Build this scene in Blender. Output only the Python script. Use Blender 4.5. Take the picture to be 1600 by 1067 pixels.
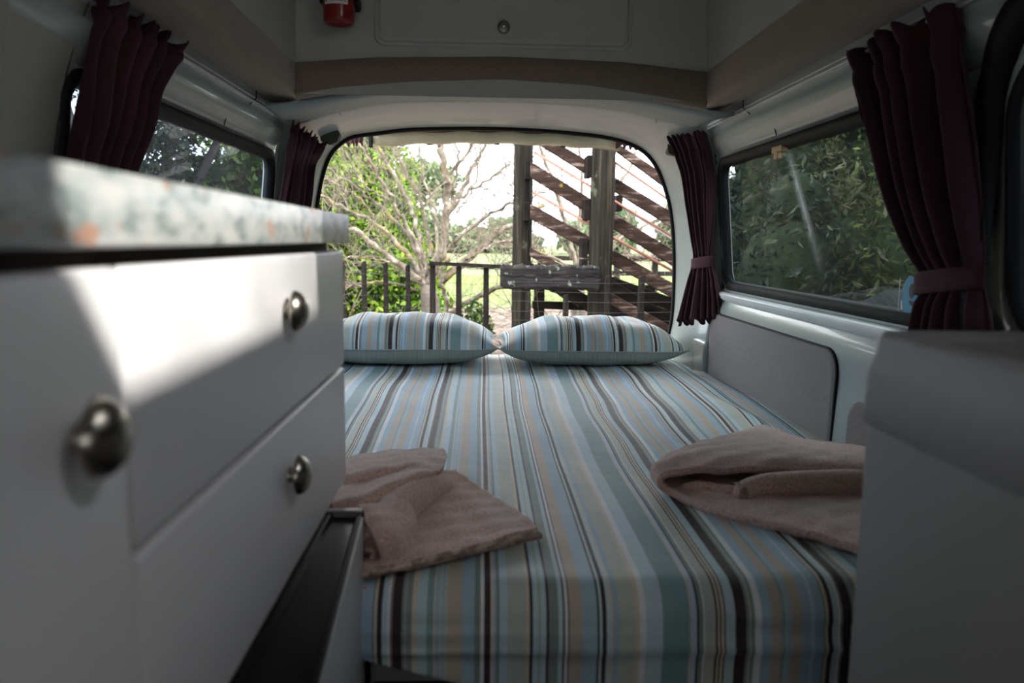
import bpy, bmesh, math, random
import numpy as np
from mathutils import Vector, Matrix
random.seed(7); RNG = np.random.default_rng(7)
for o in list(bpy.data.objects): bpy.data.objects.remove(o, do_unlink=True)
scene = bpy.context.scene
COL = scene.collection

# ------------------------------------------------------------------ camera
# x to the right, y along the van towards its rear, z up; the camera is the origin, the ground is z=-1.4
F = 1200.0; ROLL = math.radians(.7)
_c, _s = math.cos(ROLL), math.sin(ROLL)
_dx, _dy = 752 - 800, 375 - 533.5
_ux = _c*_dx + _s*_dy; _uy = -_s*_dx + _c*_dy
_yaw = math.atan2(-_ux, F); _pit = -math.atan2(-_uy, math.hypot(F, _ux))
fw = Vector((math.sin(_yaw)*math.cos(_pit), math.cos(_yaw)*math.cos(_pit), math.sin(_pit)))
rt = Vector((math.cos(_yaw), -math.sin(_yaw), 0)); up = rt.cross(fw)
def ray(px, py):
    dx, dy = px - 800, py - 533.5
    x = _c*dx + _s*dy; y = -_s*dx + _c*dy
    return rt*(x/F) - up*(y/F) + fw
def P(px, py, Y): r = ray(px, py); return r*(Y/r.y)       # a measured point at distance Y along the van
def PX(px, py, x): r = ray(px, py); return r*(x/r.x)
def PZ(px, py, z): r = ray(px, py); return r*(z/r.z)
cd = bpy.data.cameras.new('camera'); cam = bpy.data.objects.new('camera', cd); COL.objects.link(cam)
cx_ = rt*_c + up*_s; cu_ = up*_c - rt*_s
cam.matrix_world = Matrix((( cx_.x, cu_.x, -fw.x, 0), (cx_.y, cu_.y, -fw.y, 0), (cx_.z, cu_.z, -fw.z, 0), (0, 0, 0, 1)))
cd.sensor_width = 36; cd.lens = F*36/1600; cd.clip_start = .01; cd.clip_end = 600
cd.dof.use_dof = True; cd.dof.focus_distance = 2.5; cd.dof.aperture_fstop = 4.5
scene.camera = cam
# ------------------------------------------------------------------ world, sun, exposure
w = bpy.data.worlds.new('world'); scene.world = w; w.use_nodes = True
nt = w.node_tree; nt.nodes.clear()
wo = nt.nodes.new('ShaderNodeOutputWorld'); bg = nt.nodes.new('ShaderNodeBackground')
tc = nt.nodes.new('ShaderNodeTexCoord'); mp = nt.nodes.new('ShaderNodeMapping'); mp.inputs['Scale'].default_value = (1, 1, 2.2)
no = nt.nodes.new('ShaderNodeTexNoise'); no.inputs['Scale'].default_value = 2.2; no.inputs['Detail'].default_value = 6
rp = nt.nodes.new('ShaderNodeValToRGB'); rp.color_ramp.elements[0].position = .40; rp.color_ramp.elements[1].position = .60
rp.color_ramp.elements[0].color = (.80, .88, 1, 1); rp.color_ramp.elements[1].color = (1, .98, .96, 1)
nt.links.new(tc.outputs['Generated'], mp.inputs['Vector']); nt.links.new(mp.outputs[0], no.inputs['Vector'])
nt.links.new(no.outputs['Fac'], rp.inputs[0]); nt.links.new(rp.outputs[0], bg.inputs['Color'])
bg.inputs['Strength'].default_value = 5.5; nt.links.new(bg.outputs[0], wo.inputs[0])
sd = bpy.data.lights.new('sun', 'SUN'); sd.energy = 4.6; sd.angle = math.radians(.9); sd.color = (1, .96, .90)
sun = bpy.data.objects.new('sun', sd); COL.objects.link(sun)
SEL, SAZ = math.radians(40), math.radians(25)
sun_dir = Vector((math.cos(SEL)*math.cos(SAZ), -math.cos(SEL)*math.sin(SAZ), math.sin(SEL)))
sun.rotation_euler = sun_dir.to_track_quat('Z', 'Y').to_euler(); sun.location = sun_dir*30
scene.view_settings.view_transform = 'Standard'; scene.view_settings.look = 'None'
scene.view_settings.gamma = 1; scene.view_settings.exposure = 0.55; scene.view_settings.use_curve_mapping = False

# ------------------------------------------------------------------ materials
class NM:
    def __init__(s, name):
        s.m = bpy.data.materials.new(name); s.m.use_nodes = True; s.t = s.m.node_tree; s.t.nodes.clear()
        s.out = s.n('ShaderNodeOutputMaterial'); s.b = s.n('ShaderNodeBsdfPrincipled'); s.l(s.b.outputs[0], s.out.inputs[0])
    def n(s, k, **kw):
        q = s.t.nodes.new(k)
        for a, v in kw.items():
            if a.startswith('_'): setattr(q, a[1:], v)
            else: q.inputs[a].default_value = v
        return q
    def l(s, a, b): s.t.links.new(a, b)
    def coord(s, scale=(1, 1, 1), which='Object'):
        t = s.n('ShaderNodeTexCoord'); m = s.n('ShaderNodeMapping'); m.inputs['Scale'].default_value = scale
        s.l(t.outputs[which], m.inputs[0]); return m.outputs[0]
    def noise(s, scale, detail=4, vec=None, rough=.55):
        q = s.n('ShaderNodeTexNoise'); q.inputs['Scale'].default_value = scale; q.inputs['Detail'].default_value = detail
        q.inputs['Roughness'].default_value = rough; s.l(vec if vec is not None else s.coord(), q.inputs['Vector']); return q.outputs['Fac']
    def ramp(s, fac, stops, interp='LINEAR'):
        r = s.n('ShaderNodeValToRGB'); cr = r.color_ramp; cr.interpolation = interp
        while len(cr.elements) < len(stops): cr.elements.new(.5)
        for e, (p, c) in zip(cr.elements, stops): e.position = p; e.color = (*c, 1)
        s.l(fac, r.inputs[0]); return r.outputs[0]
    def mix(s, fac, a, b, mode='MIX'):
        q = s.n('ShaderNodeMix'); q.data_type = 'RGBA'; q.blend_type = mode
        for v, i in ((fac, 0), (a, 6), (b, 7)):
            if hasattr(v, 'links'): s.l(v, q.inputs[i])
            else: q.inputs[i].default_value = v if i == 0 else (*v, 1)
        return q.outputs[2]
    def math(s, op, a, b=0.0):
        q = s.n('ShaderNodeMath'); q.operation = op
        for v, i in ((a, 0), (b, 1)):
            if hasattr(v, 'links'): s.l(v, q.inputs[i])
            else: q.inputs[i].default_value = v
        return q.outputs[0]
    def bump(s, h, strength=.3, dist=.01):
        q = s.n('ShaderNodeBump'); q.inputs['Strength'].default_value = strength; q.inputs['Distance'].default_value = dist
        s.l(h, q.inputs['Height']); s.l(q.outputs[0], s.b.inputs['Normal'])
    def col(s, c):
        if hasattr(c, 'links'): s.l(c, s.b.inputs['Base Color'])
        else: s.b.inputs['Base Color'].default_value = (*c, 1)
    def set(s, **kw):
        for k, v in kw.items(): s.b.inputs[k.replace('_', ' ')].default_value = v
def simple(name, c, rough=.5, metal=0, var=.08, nscale=6, bs=0, bscale=60, bd=.004, **kw):
    m = NM(name); d = tuple(max(0, x*(1-var)) for x in c); l = tuple(min(1, x*(1+var)) for x in c)
    m.col(m.ramp(m.noise(nscale), [(.35, d), (.65, l)])); m.set(Roughness=rough, Metallic=metal, **kw)
    if bs: m.bump(m.noise(bscale, 3), bs, bd)
    return m.m
M = {}
M['van_paint'] = simple('van_paint', (.37, .41, .395), .32, var=.05, nscale=3, bs=.05, bscale=9, Coat_Weight=.3)
M['headliner'] = simple('headliner_vinyl', (.28, .315, .30), .6, var=.05, bs=.1, bscale=300, bd=.001)
M['roof'] = simple('fibreglass_roof', (.41, .405, .355), .45, var=.04, bs=.05, bscale=40)
M['rubber'] = simple('black_rubber', (.006, .006, .007), .6, var=.2, Specular_IOR_Level=.2)
M['gray_rubber'] = simple('bottom_seal', (.05, .05, .06), .3, var=.2)
M['steel_lip'] = simple('pale_sill_lip', (.7, .72, .72), .3, var=.05)
M['plug'] = simple('dark_olive_plug', (.07, .072, .05), .6, var=.1)
M['rail'] = simple('rail_aluminium', (.62, .64, .66), .35, .4, var=.06)
m = NM('carpet_lining'); f = m.noise(420, 3, rough=.8); m.col(m.ramp(f, [(.3, (.13, .092, .066)), (.7, (.30, .225, .17))])); m.set(Roughness=.97, Sheen_Weight=.25); m.bump(f, .4, .0012); M['carpet'] = m.m
m = NM('grey_carpet_panel'); f = m.noise(330, 3, rough=.8); m.col(m.ramp(f, [(.3, (.15, .13, .125)), (.7, (.33, .30, .29))])); m.set(Roughness=.97, Sheen_Weight=.2); m.bump(f, .4, .0012); M['carpet_gray'] = m.m
M['cabinet'] = simple('white_laminate', (.74, .725, .73), .38, var=.015, nscale=2)
M['gap'] = simple('dark_brown_recess', (.06, .04, .035), .7)
M['box_gray'] = simple('pale_plastic', (.31, .30, .305), .42, var=.03)
M['box_body'] = simple('pale_panel', (.27, .258, .25), .5, var=.03)
M['fridge_face'] = simple('fridge_door_face', (.55, .55, .56), .35, var=.02)
M['black_gloss'] = simple('black_gloss_trim', (.005, .005, .006), .25, var=.1, Specular_IOR_Level=.1)
M['black_matte'] = simple('black_matte', (.010, .010, .012), .45, var=.2)
M['base_black'] = simple('black_bed_base', (.008, .008, .009), .8, var=.2, bs=.3, bscale=200)
M['nickel'] = simple('brushed_nickel', (.40, .365, .31), .27, 1, var=.06, nscale=20)
M['red'] = simple('red_enamel', (.22, .005, .006), .3, var=.05, Coat_Weight=.2)
M['paper'] = simple('label_paper', (.75, .74, .72), .5, var=.03)
M['ink'] = simple('label_ink', (.03, .03, .03), .5)
M['ink_red'] = simple('label_red_ink', (.5, .15, .12), .5)
M['tail_tan'] = simple('tan_tailgate_trim', (.15, .10, .048), .45, var=.06)
M['tail_cream'] = simple('cream_tailgate_paint', (.44, .43, .30), .28, var=.08, nscale=12)
m = NM('countertop_speckle')
v1 = m.n('ShaderNodeTexVoronoi', Scale=85.0); m.l(m.coord(), v1.inputs['Vector']); cc_ = m.coord((1, .45, 1)); n1 = m.noise(60, 5, cc_); n2 = m.noise(150, 4, cc_)
n3 = m.n('ShaderNodeTexNoise', Scale=52.0, Detail=3.0); mp3 = m.n('ShaderNodeMapping'); mp3.inputs['Location'].default_value = (7, 3, 5); mp3.inputs['Scale'].default_value = (1, .45, 1); t3 = m.n('ShaderNodeTexCoord'); m.l(t3.outputs['Object'], mp3.inputs[0]); m.l(mp3.outputs[0], n3.inputs['Vector'])
base = m.ramp(n1, [(.36, (.20, .25, .24)), (.47, (.46, .49, .475)), (.62, (.60, .60, .58))])
base = m.mix(m.ramp(n2, [(.55, (0, 0, 0)), (.66, (.6, .6, .6))]), base, (.47, .53, .52))
base = m.mix(m.ramp(n3.outputs['Fac'], [(.61, (0, 0, 0)), (.65, (.8, .8, .8))]), base, (.50, .25, .15)); m.col(base); m.set(Roughness=.32); M['counter'] = m.m
m = NM('maroon_velvet'); f = m.noise(9, 4, m.coord((1, 1, .25))); m.col(m.ramp(f, [(.3, (.034, .010, .015)), (.7, (.062, .019, .026))])); m.set(Roughness=.9, Sheen_Weight=.32, Sheen_Roughness=.35); m.b.inputs['Sheen Tint'].default_value = (.5, .25, .28, 1); m.bump(m.noise(500, 2), .2, .001); M['curtain'] = m.m
m = NM('terry_towel'); f = m.noise(230, 3, rough=.8); g = m.noise(14, 3); c1 = m.ramp(f, [(.30, (.36, .225, .18)), (.70, (.88, .64, .545))]); m.col(m.mix(m.ramp(g, [(.4, (0, 0, 0)), (.7, (.3, .3, .3))]), c1, (.62, .44, .37))); m.set(Roughness=1.0, Sheen_Weight=.4); m.bump(m.noise(260, 3, rough=.7), .55, .003); M['towel'] = m.m
m = NM('towel_hem'); m.col(m.ramp(m.noise(90, 2, m.coord((1, .2, 1))), [(.4, (.30, .21, .17)), (.6, (.62, .48, .41))])); m.set(Roughness=.9); m.bump(m.noise(200, 2), .4, .002); M['towel_hem'] = m.m

# stripes: one repeat of the sheet, in order (start, colour key)
SC = dict(k=(.050, .033, .036), g=(.26, .32, .30), c=(.72, .64, .52), w=(.84, .86, .88), b=(.41, .56, .65), e=(.56, .48, .40),
          l=(.57, .71, .75), t=(.26, .40, .40), v=(.62, .69, .82), m=(.56, .59, .53), q=(.31, .42, .43), y=(.46, .52, .36))
ST = [(0,'k'),(.031,'g'),(.041,'c'),(.045,'g'),(.058,'w'),(.078,'b'),(.106,'e'),(.138,'q'),(.147,'m'),(.153,'b'),(.164,'e'),(.197,'b'),(.225,'v'),(.235,'b'),(.262,'g'),(.267,'c'),(.275,'k'),(.290,'l'),(.305,'w'),(.313,'k'),(.316,'c'),(.319,'k'),(.345,'g'),(.354,'e'),(.358,'g'),(.374,'c'),(.389,'l'),(.417,'t'),
      (.437,'c'),(.441,'b'),(.455,'c'),(.459,'b'),(.467,'m'),(.477,'e'),(.518,'b'),(.555,'g'),(.571,'w'),(.583,'k'),(.601,'c'),(.610,'b'),(.617,'g'),(.627,'l'),(.649,'m'),(.704,'c'),(.714,'k'),(.723,'l'),(.741,'y'),(.746,'l'),(.763,'k'),(.770,'g'),(.797,'l'),(.811,'k'),(.816,'w'),(.825,'k'),(.830,'e'),(.866,'b'),
      (.912,'k'),(.917,'l'),(.925,'k'),(.938,'l'),(.950,'c'),(.957,'b'),(.975,'m'),(1.022,'c'),(1.034,'w'),(1.054,'l'),(1.090,'v'),(1.102,'t'),(1.181,'c'),(1.188,'v'),(1.203,'k'),(1.208,'g'),(1.222,'w'),(1.226,'m'),(1.258,'k'),(1.264,'c'),(1.270,'k'),(1.275,'c'),(1.283,'k'),(1.288,'l')]
PER = 1.317
def stripes(name):
    m = NM(name); uv = m.n('ShaderNodeUVMap'); uv.uv_map = 'UVMap'; sp = m.n('ShaderNodeSeparateXYZ'); m.l(uv.outputs[0], sp.inputs[0])
    f = m.math('WRAP', sp.outputs[0], PER); f.node.inputs[2].default_value = 0.0
    cuts = [0, 28, 56, len(ST)]; prev = None
    for i in range(3):
        seg = ST[cuts[i]:cuts[i+1]]; a = seg[0][0]; b = ST[cuts[i+1]][0] if cuts[i+1] < len(ST) else PER
        g = m.math('DIVIDE', m.math('SUBTRACT', f, a), b-a)
        r = m.ramp(g, [((p-a)/(b-a), SC[k]) for p, k in seg], 'CONSTANT')
        prev = r if prev is None else m.mix(m.math('GREATER_THAN', f, a), prev, r)
    mot = m.ramp(m.noise(7, 4), [(.38, (.93, .95, .98)), (.62, (1.06, 1.04, 1.0))])
    m.col(m.mix(1.0, prev, mot, 'MULTIPLY')); m.set(Roughness=.6, Sheen_Weight=.04, Specular_IOR_Level=.35)
    h = m.math('ADD', m.noise(16, 5), m.math('MULTIPLY', m.noise(900, 2), .12)); m.bump(h, .35, .02); return m.m
M['sheet'] = stripes('striped_sheet')
m = NM('fine_striped_underside'); uv = m.n('ShaderNodeUVMap'); uv.uv_map = 'UVMap'; mp2 = m.n('ShaderNodeMapping'); mp2.inputs['Scale'].default_value = (1, .02, 1); m.l(uv.outputs[0], mp2.inputs[0])
m.col(m.ramp(m.noise(75, 2, mp2.outputs[0], .8), [(.3, (.22, .27, .25)), (.5, (.36, .40, .36)), (.7, (.50, .50, .43))])); m.set(Roughness=.7); m.bump(m.noise(20, 4), .3, .01); M['fine'] = m.m
def wood(name, a, b, c=None, sc=(30, 30, 2.5), lichen=None, rough=.85):
    m = NM(name); v = m.coord(sc); f = m.noise(1.0, 6, v, .65); col = m.ramp(f, [(.3, a), (.55, b), (.75, c or b)])
    if lichen: col = m.mix(m.ramp(m.noise(lichen[1], 5), [(lichen[2], (0, 0, 0)), (lichen[2]+.06, (1, 1, 1))]), col, lichen[0])
    m.col(col); m.set(Roughness=rough, Specular_IOR_Level=.12); m.bump(f, .5, .008); return m.m
M['pole'] = wood('weathered_pole', (.005, .0045, .0035), (.017, .015, .011), (.065, .053, .036), (26, 26, 1.2), ((.06, .062, .04), 5, .62))
M['board'] = wood('weathered_board', (.008, .005, .004), (.045, .027, .020), (.33, .25, .21), (4, 9, 22), ((.55, .34, .05), 3.2, .66))
M['board_dark'] = wood('dark_board', (.004, .003, .0025), (.012, .009, .007), (.035, .026, .02), (2.5, 14, 14))
M['beam'] = wood('lichened_beam', (.004, .004, .0035), (.020, .018, .017), (.06, .055, .05), (3, 20, 40), ((.14, .155, .135), 16, .61))
M['picket'] = wood('dark_picket', (.005, .004, .0035), (.016, .013, .011), (.045, .037, .03), (30, 30, 4))
M['pipe_rust'] = simple('rusty_pipe', (.30, .13, .085), .6, .2, var=.25, nscale=9)
M['pipe_white'] = simple('pale_pipe', (.62, .58, .55), .5, .1, var=.15)
M['wire'] = simple('fence_wire', (.05, .05, .05), .7, 0, Specular_IOR_Level=.1)
m = NM('pale_bark'); f = m.noise(9, 5, m.coord((1, 1, 1))); c1 = m.ramp(f, [(.3, (.055, .043, .032)), (.5, (.19, .16, .12)), (.72, (.46, .41, .34))]); m.col(m.mix(m.ramp(m.noise(2.6, 4), [(.58, (0, 0, 0)), (.68, (.75, .75, .75))]), c1, (.34, .26, .09))); m.set(Roughness=.9, Specular_IOR_Level=.1); m.bump(m.noise(40, 4), .5, .02); M['bark'] = m.m
M['twig'] = simple('pale_twig', (.19, .155, .11), .9, var=.25, nscale=5)
M['trunk'] = simple('grey_brown_trunk_bark', (.12, .10, .08), .9, var=.3, bs=.4, bscale=30)
M['dark_bark'] = simple('dark_bark', (.06, .05, .045), .9, var=.3)
def leafmat(name, stops, trans=.35):
    m = NM(name); a = m.n('ShaderNodeAttribute'); a.attribute_name = 'rnd'; c = m.ramp(a.outputs['Fac'], stops); m.col(c); m.set(Roughness=.5, Specular_IOR_Level=.25)
    tr = m.n('ShaderNodeBsdfTranslucent'); m.l(c, tr.inputs[0]); mx = m.n('ShaderNodeMixShader'); mx.inputs[0].default_value = trans
    m.l(m.b.outputs[0], mx.inputs[1]); m.l(tr.outputs[0], mx.inputs[2]); m.l(mx.outputs[0], m.out.inputs[0]); return m.m
M['leaf_bright'] = leafmat('bright_leaves', [(0, (.02, .06, .006)), (.4, (.10, .22, .015)), (.8, (.25, .40, .03)), (1, (.42, .50, .08))])
M['leaf_dark'] = leafmat('dark_leaves', [(0, (.008, .016, .013)), (.6, (.025, .042, .03)), (.92, (.06, .085, .045)), (1, (.2, .22, .16))], .2)
M['leaf_mid'] = leafmat('hedge_leaves', [(0, (.010, .025, .006)), (.5, (.035, .075, .014)), (.85, (.09, .145, .03)), (1, (.30, .34, .10))], .3)
M['leaf_olive'] = leafmat('olive_leaves', [(0, (.035, .04, .02)), (.5, (.10, .11, .05)), (.85, (.20, .19, .10)), (1, (.36, .32, .22))], .3)
M['far_leaf'] = leafmat('far_tree_leaves', [(0, (.05, .09, .04)), (.6, (.13, .19, .09)), (1, (.28, .33, .18))], .25)
M['grass'] = leafmat('grass_blades', [(0, (.12, .20, .03)), (.6, (.24, .33, .07)), (1, (.42, .40, .2))], .3)
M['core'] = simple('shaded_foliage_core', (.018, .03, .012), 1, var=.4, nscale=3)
m = NM('ground_soil_grass'); geo = m.n('ShaderNodeNewGeometry'); sp = m.n('ShaderNodeSeparateXYZ'); m.l(geo.outputs['Position'], sp.inputs[0])
soil = m.ramp(m.noise(6, 6, rough=.8), [(.35, (.05, .03, .022)), (.5, (.12, .085, .062)), (.65, (.25, .195, .155))]); grs = m.ramp(m.noise(1.2, 6, rough=.7), [(.3, (.07, .10, .025)), (.7, (.125, .155, .05))])
edge = m.math('ADD', sp.outputs[1], m.math('MULTIPLY', m.noise(.6, 4), 8)); m.col(m.mix(m.ramp(m.math('DIVIDE', edge, 40), [(.50, (0, 0, 0)), (.55, (1, 1, 1))]), soil, grs)); m.set(Roughness=1.0); m.bump(m.noise(12, 5), .8, .05); M['ground'] = m.m
def glassmat(name, tint, dust=.03, streak=None, refl=.03):
    m = NM(name); t = m.t; t.nodes.remove(m.b)
    tr = m.n('ShaderNodeBsdfTransparent'); tr.inputs[0].default_value = (*tint, 1); gl = m.n('ShaderNodeBsdfGlossy'); gl.inputs['Roughness'].default_value = .02
    fr = m.n('ShaderNodeFresnel', IOR=1.45); mx = m.n('ShaderNodeMixShader'); m.l(m.math('MULTIPLY', fr.outputs[0], refl*14), mx.inputs[0]); m.l(tr.outputs[0], mx.inputs[1]); m.l(gl.outputs[0], mx.inputs[2])
    df = m.n('ShaderNodeBsdfTranslucent'); df.inputs[0].default_value = (.8, .82, .85, 1)
    fac = m.math('MULTIPLY', m.ramp(m.noise(4, 6, m.coord((1, 1, .4))), [(.3, (.25,)*3), (.8, (1,)*3)]), dust)
    if streak:
        c = m.n('ShaderNodeTexCoord'); s2 = m.n('ShaderNodeSeparateXYZ'); m.l(c.outputs['Object'], s2.inputs[0])
        d = m.math('ABSOLUTE', m.math('SUBTRACT', m.math('ADD', s2.outputs[1], m.math('MULTIPLY', s2.outputs[2], streak[1])), streak[0]))
        g = m.ramp(m.math('DIVIDE', d, streak[2]), [(0, (1, 1, 1)), (.25, (.55, .55, .55)), (1, (0, 0, 0))])
        g = m.math('MULTIPLY', g, m.ramp(m.math('ADD', s2.outputs[2], .5), [(.42, (0, 0, 0)), (.60, (1, 1, 1)), (.72, (.55, .55, .55))])); g = m.math('MULTIPLY', g, m.ramp(m.noise(60, 3, m.coord((1, 1, .15))), [(.3, (.3,)*3), (.7, (1,)*3)]))
        fac = m.math('ADD', fac, m.math('MULTIPLY', g, .22))
    m2 = m.n('ShaderNodeMixShader'); m.l(fac, m2.inputs[0]); m.l(mx.outputs[0], m2.inputs[1]); m.l(df.outputs[0], m2.inputs[2]); m.l(m2.outputs[0], m.out.inputs[0]); return m.m
M['glass'] = glassmat('clear_glass', (.92, .94, .94), .01)
M['glass_left'] = glassmat('tinted_glass', (.26, .31, .37), .012, None, .008)
M['glass_right'] = glassmat('dusty_tinted_glass', (.24, .275, .27), .012, (-.035, -.57, .03), .005)

# ------------------------------------------------------------------ mesh helpers
def raw(name, vs, fs, mat, parent=None, smooth=False, uv=None, mats=None, midx=None, link=True):
    me = bpy.data.meshes.new(name); off = parent.matrix_world.translation if parent is not None else Vector((0, 0, 0))
    if parent is not None:
        o_ = parent; off = Vector((0, 0, 0))
        while o_ is not None: off += o_.location; o_ = o_.parent
    arr = np.asarray([tuple(v) for v in vs], dtype=float).reshape(-1, 3) - np.array(off)
    me.from_pydata(arr.tolist(), [], [list(f) for f in fs]); me.update()
    if smooth: me.polygons.foreach_set('use_smooth', [True]*len(me.polygons))
    for mm in (mats or [mat]): me.materials.append(mm)
    if midx is not None: me.polygons.foreach_set('material_index', midx)
    if uv is not None:
        L = me.uv_layers.new(name='UVMap'); lv = np.empty(len(me.loops), dtype=np.int32); me.loops.foreach_get('vertex_index', lv)
        L.data.foreach_set('uv', np.asarray(uv)[lv].ravel())
    o = bpy.data.objects.new(name, me); COL.objects.link(o)
    if parent is not None: o.parent = parent
    return o
def tag(o, label=None, cat=None, group=None, kind=None):
    if label: o['label'] = label
    if cat: o['category'] = cat
    if group: o['group'] = group
    if kind: o['kind'] = kind
    return o
def thing(name, label, cat, loc, group=None):
    o = bpy.data.objects.new(name, None); COL.objects.link(o); o.location = loc; o.empty_display_size = .05
    bpy.context.view_layer.update() if False else None
    return tag(o, label, cat, group)
class MB:
    def __init__(s): s.v = []; s.f = []; s.mi = []; s.cur = 0
    def add(s, vs, fs):
        b = len(s.v); s.v += [Vector(v) for v in vs]; s.f += [[b+i for i in f] for f in fs]; s.mi += [s.cur]*len(fs); return s
    def box(s, a, b, bev=0):
        if bev:
            (x0, y0, z0), (x1, y1, z1) = a, b
            bm = bmesh.new(); bmesh.ops.create_cube(bm, size=1)
            for v in bm.verts: v.co = Vector(((x0+x1)/2+v.co.x*(x1-x0), (y0+y1)/2+v.co.y*(y1-y0), (z0+z1)/2+v.co.z*(z1-z0)))
            bmesh.ops.bevel(bm, geom=bm.edges[:], offset=bev, segments=3, affect='EDGES', profile=.5)
            bm.verts.index_update(); s.add([v.co.copy() for v in bm.verts], [[v.index for v in f.verts] for f in bm.faces]); bm.free(); return s
        return s.hexa([(x, y, z) for z in (a[2], b[2]) for x, y in ((a[0], a[1]), (b[0], a[1]), (b[0], b[1]), (a[0], b[1]))])
    def hexa(s, p): return s.add(p, [(3, 2, 1, 0), (4, 5, 6, 7), (0, 1, 5, 4), (1, 2, 6, 5), (2, 3, 7, 6), (3, 0, 4, 7)])
    def tube(s, path, r, n=8, cap=True):
        path = [Vector(p) for p in path]; k = len(path); rr = r if hasattr(r, '__len__') else [r]*k; b = len(s.v); prev = None
        for i, p in enumerate(path):
            t = (path[min(i+1, k-1)] - path[max(i-1, 0)]).normalized()
            a = (prev - t*prev.dot(t)) if prev is not None else t.cross(Vector((0, 0, 1)) if abs(t.z) < .9 else Vector((1, 0, 0)))
            a.normalize(); prev = a; c = t.cross(a)
            for j in range(n):
                q = 2*math.pi*j/n; s.v.append(p + (a*math.cos(q) + c*math.sin(q))*rr[i])
        for i in range(k-1):
            for j in range(n): s.f.append([b+i*n+j, b+i*n+(j+1) % n, b+(i+1)*n+(j+1) % n, b+(i+1)*n+j]); s.mi.append(s.cur)
        if cap: s.f.append([b+j for j in range(n)][::-1]); s.f.append([b+(k-1)*n+j for j in range(n)]); s.mi += [s.cur]*2
        return s
    def grid(s, pts, closed=False):           # pts[i][j]
        b = len(s.v); R = len(pts); C_ = len(pts[0])
        for row in pts: s.v += [Vector(p) for p in row]
        for i in range(R-1):
            for j in range(C_ if closed else C_-1): s.f.append([b+i*C_+j, b+i*C_+(j+1) % C_, b+(i+1)*C_+(j+1) % C_, b+(i+1)*C_+j]); s.mi.append(s.cur)
        return s
    def lathe(s, prof, o, axis, n=28):       # prof: (radius, height along axis)
        ax = Vector(axis).normalized(); a = ax.cross(Vector((0, 0, 1)) if abs(ax.z) < .9 else Vector((1, 0, 0))).normalized(); c = ax.cross(a)
        return s.grid([[Vector(o)+ax*h+(a*math.cos(2*math.pi*j/n)+c*math.sin(2*math.pi*j/n))*r for j in range(n)] for r, h in prof], True)
    def obj(s, name, mat, parent=None, smooth=False, **kw):
        return raw(name, s.v, s.f, mat, parent, smooth, midx=s.mi if kw.get('mats') else None, **kw)
def bevel(o, w=.003, seg=2):
    b = o.modifiers.new('bevel', 'BEVEL'); b.width = w; b.segments = seg; b.limit_method = 'ANGLE'; b.angle_limit = math.radians(40); return o
def solid(o, t, off=-1):
    b = o.modifiers.new('solid', 'SOLIDIFY'); b.thickness = t; b.offset = off; return o
def subd(o, l=1):
    b = o.modifiers.new('sub', 'SUBSURF'); b.levels = l; b.render_levels = l; return o
def lerp(a, b, t): return a + (b-a)*t
def interp(x, xs, ys): return float(np.interp(x, xs, ys))
def catmull(pts, n):                           # resample control points (any arrays) to n samples
    p = np.array([tuple(q) for q in pts], float); k = len(p); out = []
    for i in range(n):
        t = i/(n-1)*(k-1); a = min(int(t), k-2); f = t-a
        p0 = p[a-1] if a > 0 else 2*p[0]-p[1]; p1 = p[a]; p2 = p[a+1]; p3 = p[a+2] if a+2 < k else 2*p[k-1]-p[k-2]
        out.append(.5*((2*p1)+(-p0+p2)*f+(2*p0-5*p1+4*p2-p3)*f*f+(-p0+3*p1-3*p2+p3)*f**3))
    return np.array(out)
def rrect(u0, u1, v0, v1, r, n=7):             # rounded rectangle outline, counter-clockwise; r one value or four
    r = r if hasattr(r, '__len__') else [r]*4; out = []
    for k, (cu, cv, a0) in enumerate(((u1, v1, 0), (u0, v1, 90), (u0, v0, 180), (u1, v0, 270))):
        R_ = r[k]; su = -1 if cu == u1 else 1; sv = -1 if cv == v1 else 1
        for i in range(n+1):
            a = math.radians(a0+90*i/n); out.append((cu+su*R_+R_*math.cos(a), cv+sv*R_+R_*math.sin(a)))
    return out
def outward(loop, u0, u1, v0, v1):             # push a loop's points out to the enclosing rectangle
    cu = (min(p[0] for p in loop)+max(p[0] for p in loop))/2; cv = (min(p[1] for p in loop)+max(p[1] for p in loop))/2; out = []
    for u, v in loop:
        du, dv = u-cu, v-cv; k = min([(u1-cu)/du if du > 1e-9 else 1e9, (u0-cu)/du if du < -1e-9 else 1e9, (v1-cv)/dv if dv > 1e-9 else 1e9, (v0-cv)/dv if dv < -1e-9 else 1e9]); out.append((cu+du*k, cv+dv*k))
    for c in ((u1, v1), (u0, v1), (u0, v0), (u1, v0)):
        i = min(range(len(out)), key=lambda q: (out[q][0]-c[0])**2+(out[q][1]-c[1])**2); out[i] = c
    return out
def scale_loop(loop, d):                       # grow a rounded loop by d (approximately, along its normal)
    n = len(loop); out = []
    for i in range(n):
        a = Vector(loop[i-1]); b = Vector(loop[(i+1) % n]); t = (b-a); 
        if t.length < 1e-9: t = Vector((0, 1))
        t.normalize(); out.append((loop[i][0]+t.y*d, loop[i][1]-t.x*d))
    return out

# ================================================================== STRUCTURE: ground, van shell
g = MB(); NX, NY = 40, 60
ys = np.concatenate([np.linspace(-6, 20, 40), np.linspace(22, 260, 21)]); xs = np.concatenate([np.linspace(-150, -14, 8), np.linspace(-12, 12, 25), np.linspace(14, 150, 8)])
g.grid([[(x, y, -1.4 + .05*math.sin(x*1.3+y*.7) - .004*max(0, y-20)*.2) for x in xs] for y in ys]); tag(g.obj('ground', M['ground'], smooth=True), 'brown leaf litter near the yards giving way to sunlit green paddock', kind='structure')

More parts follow.
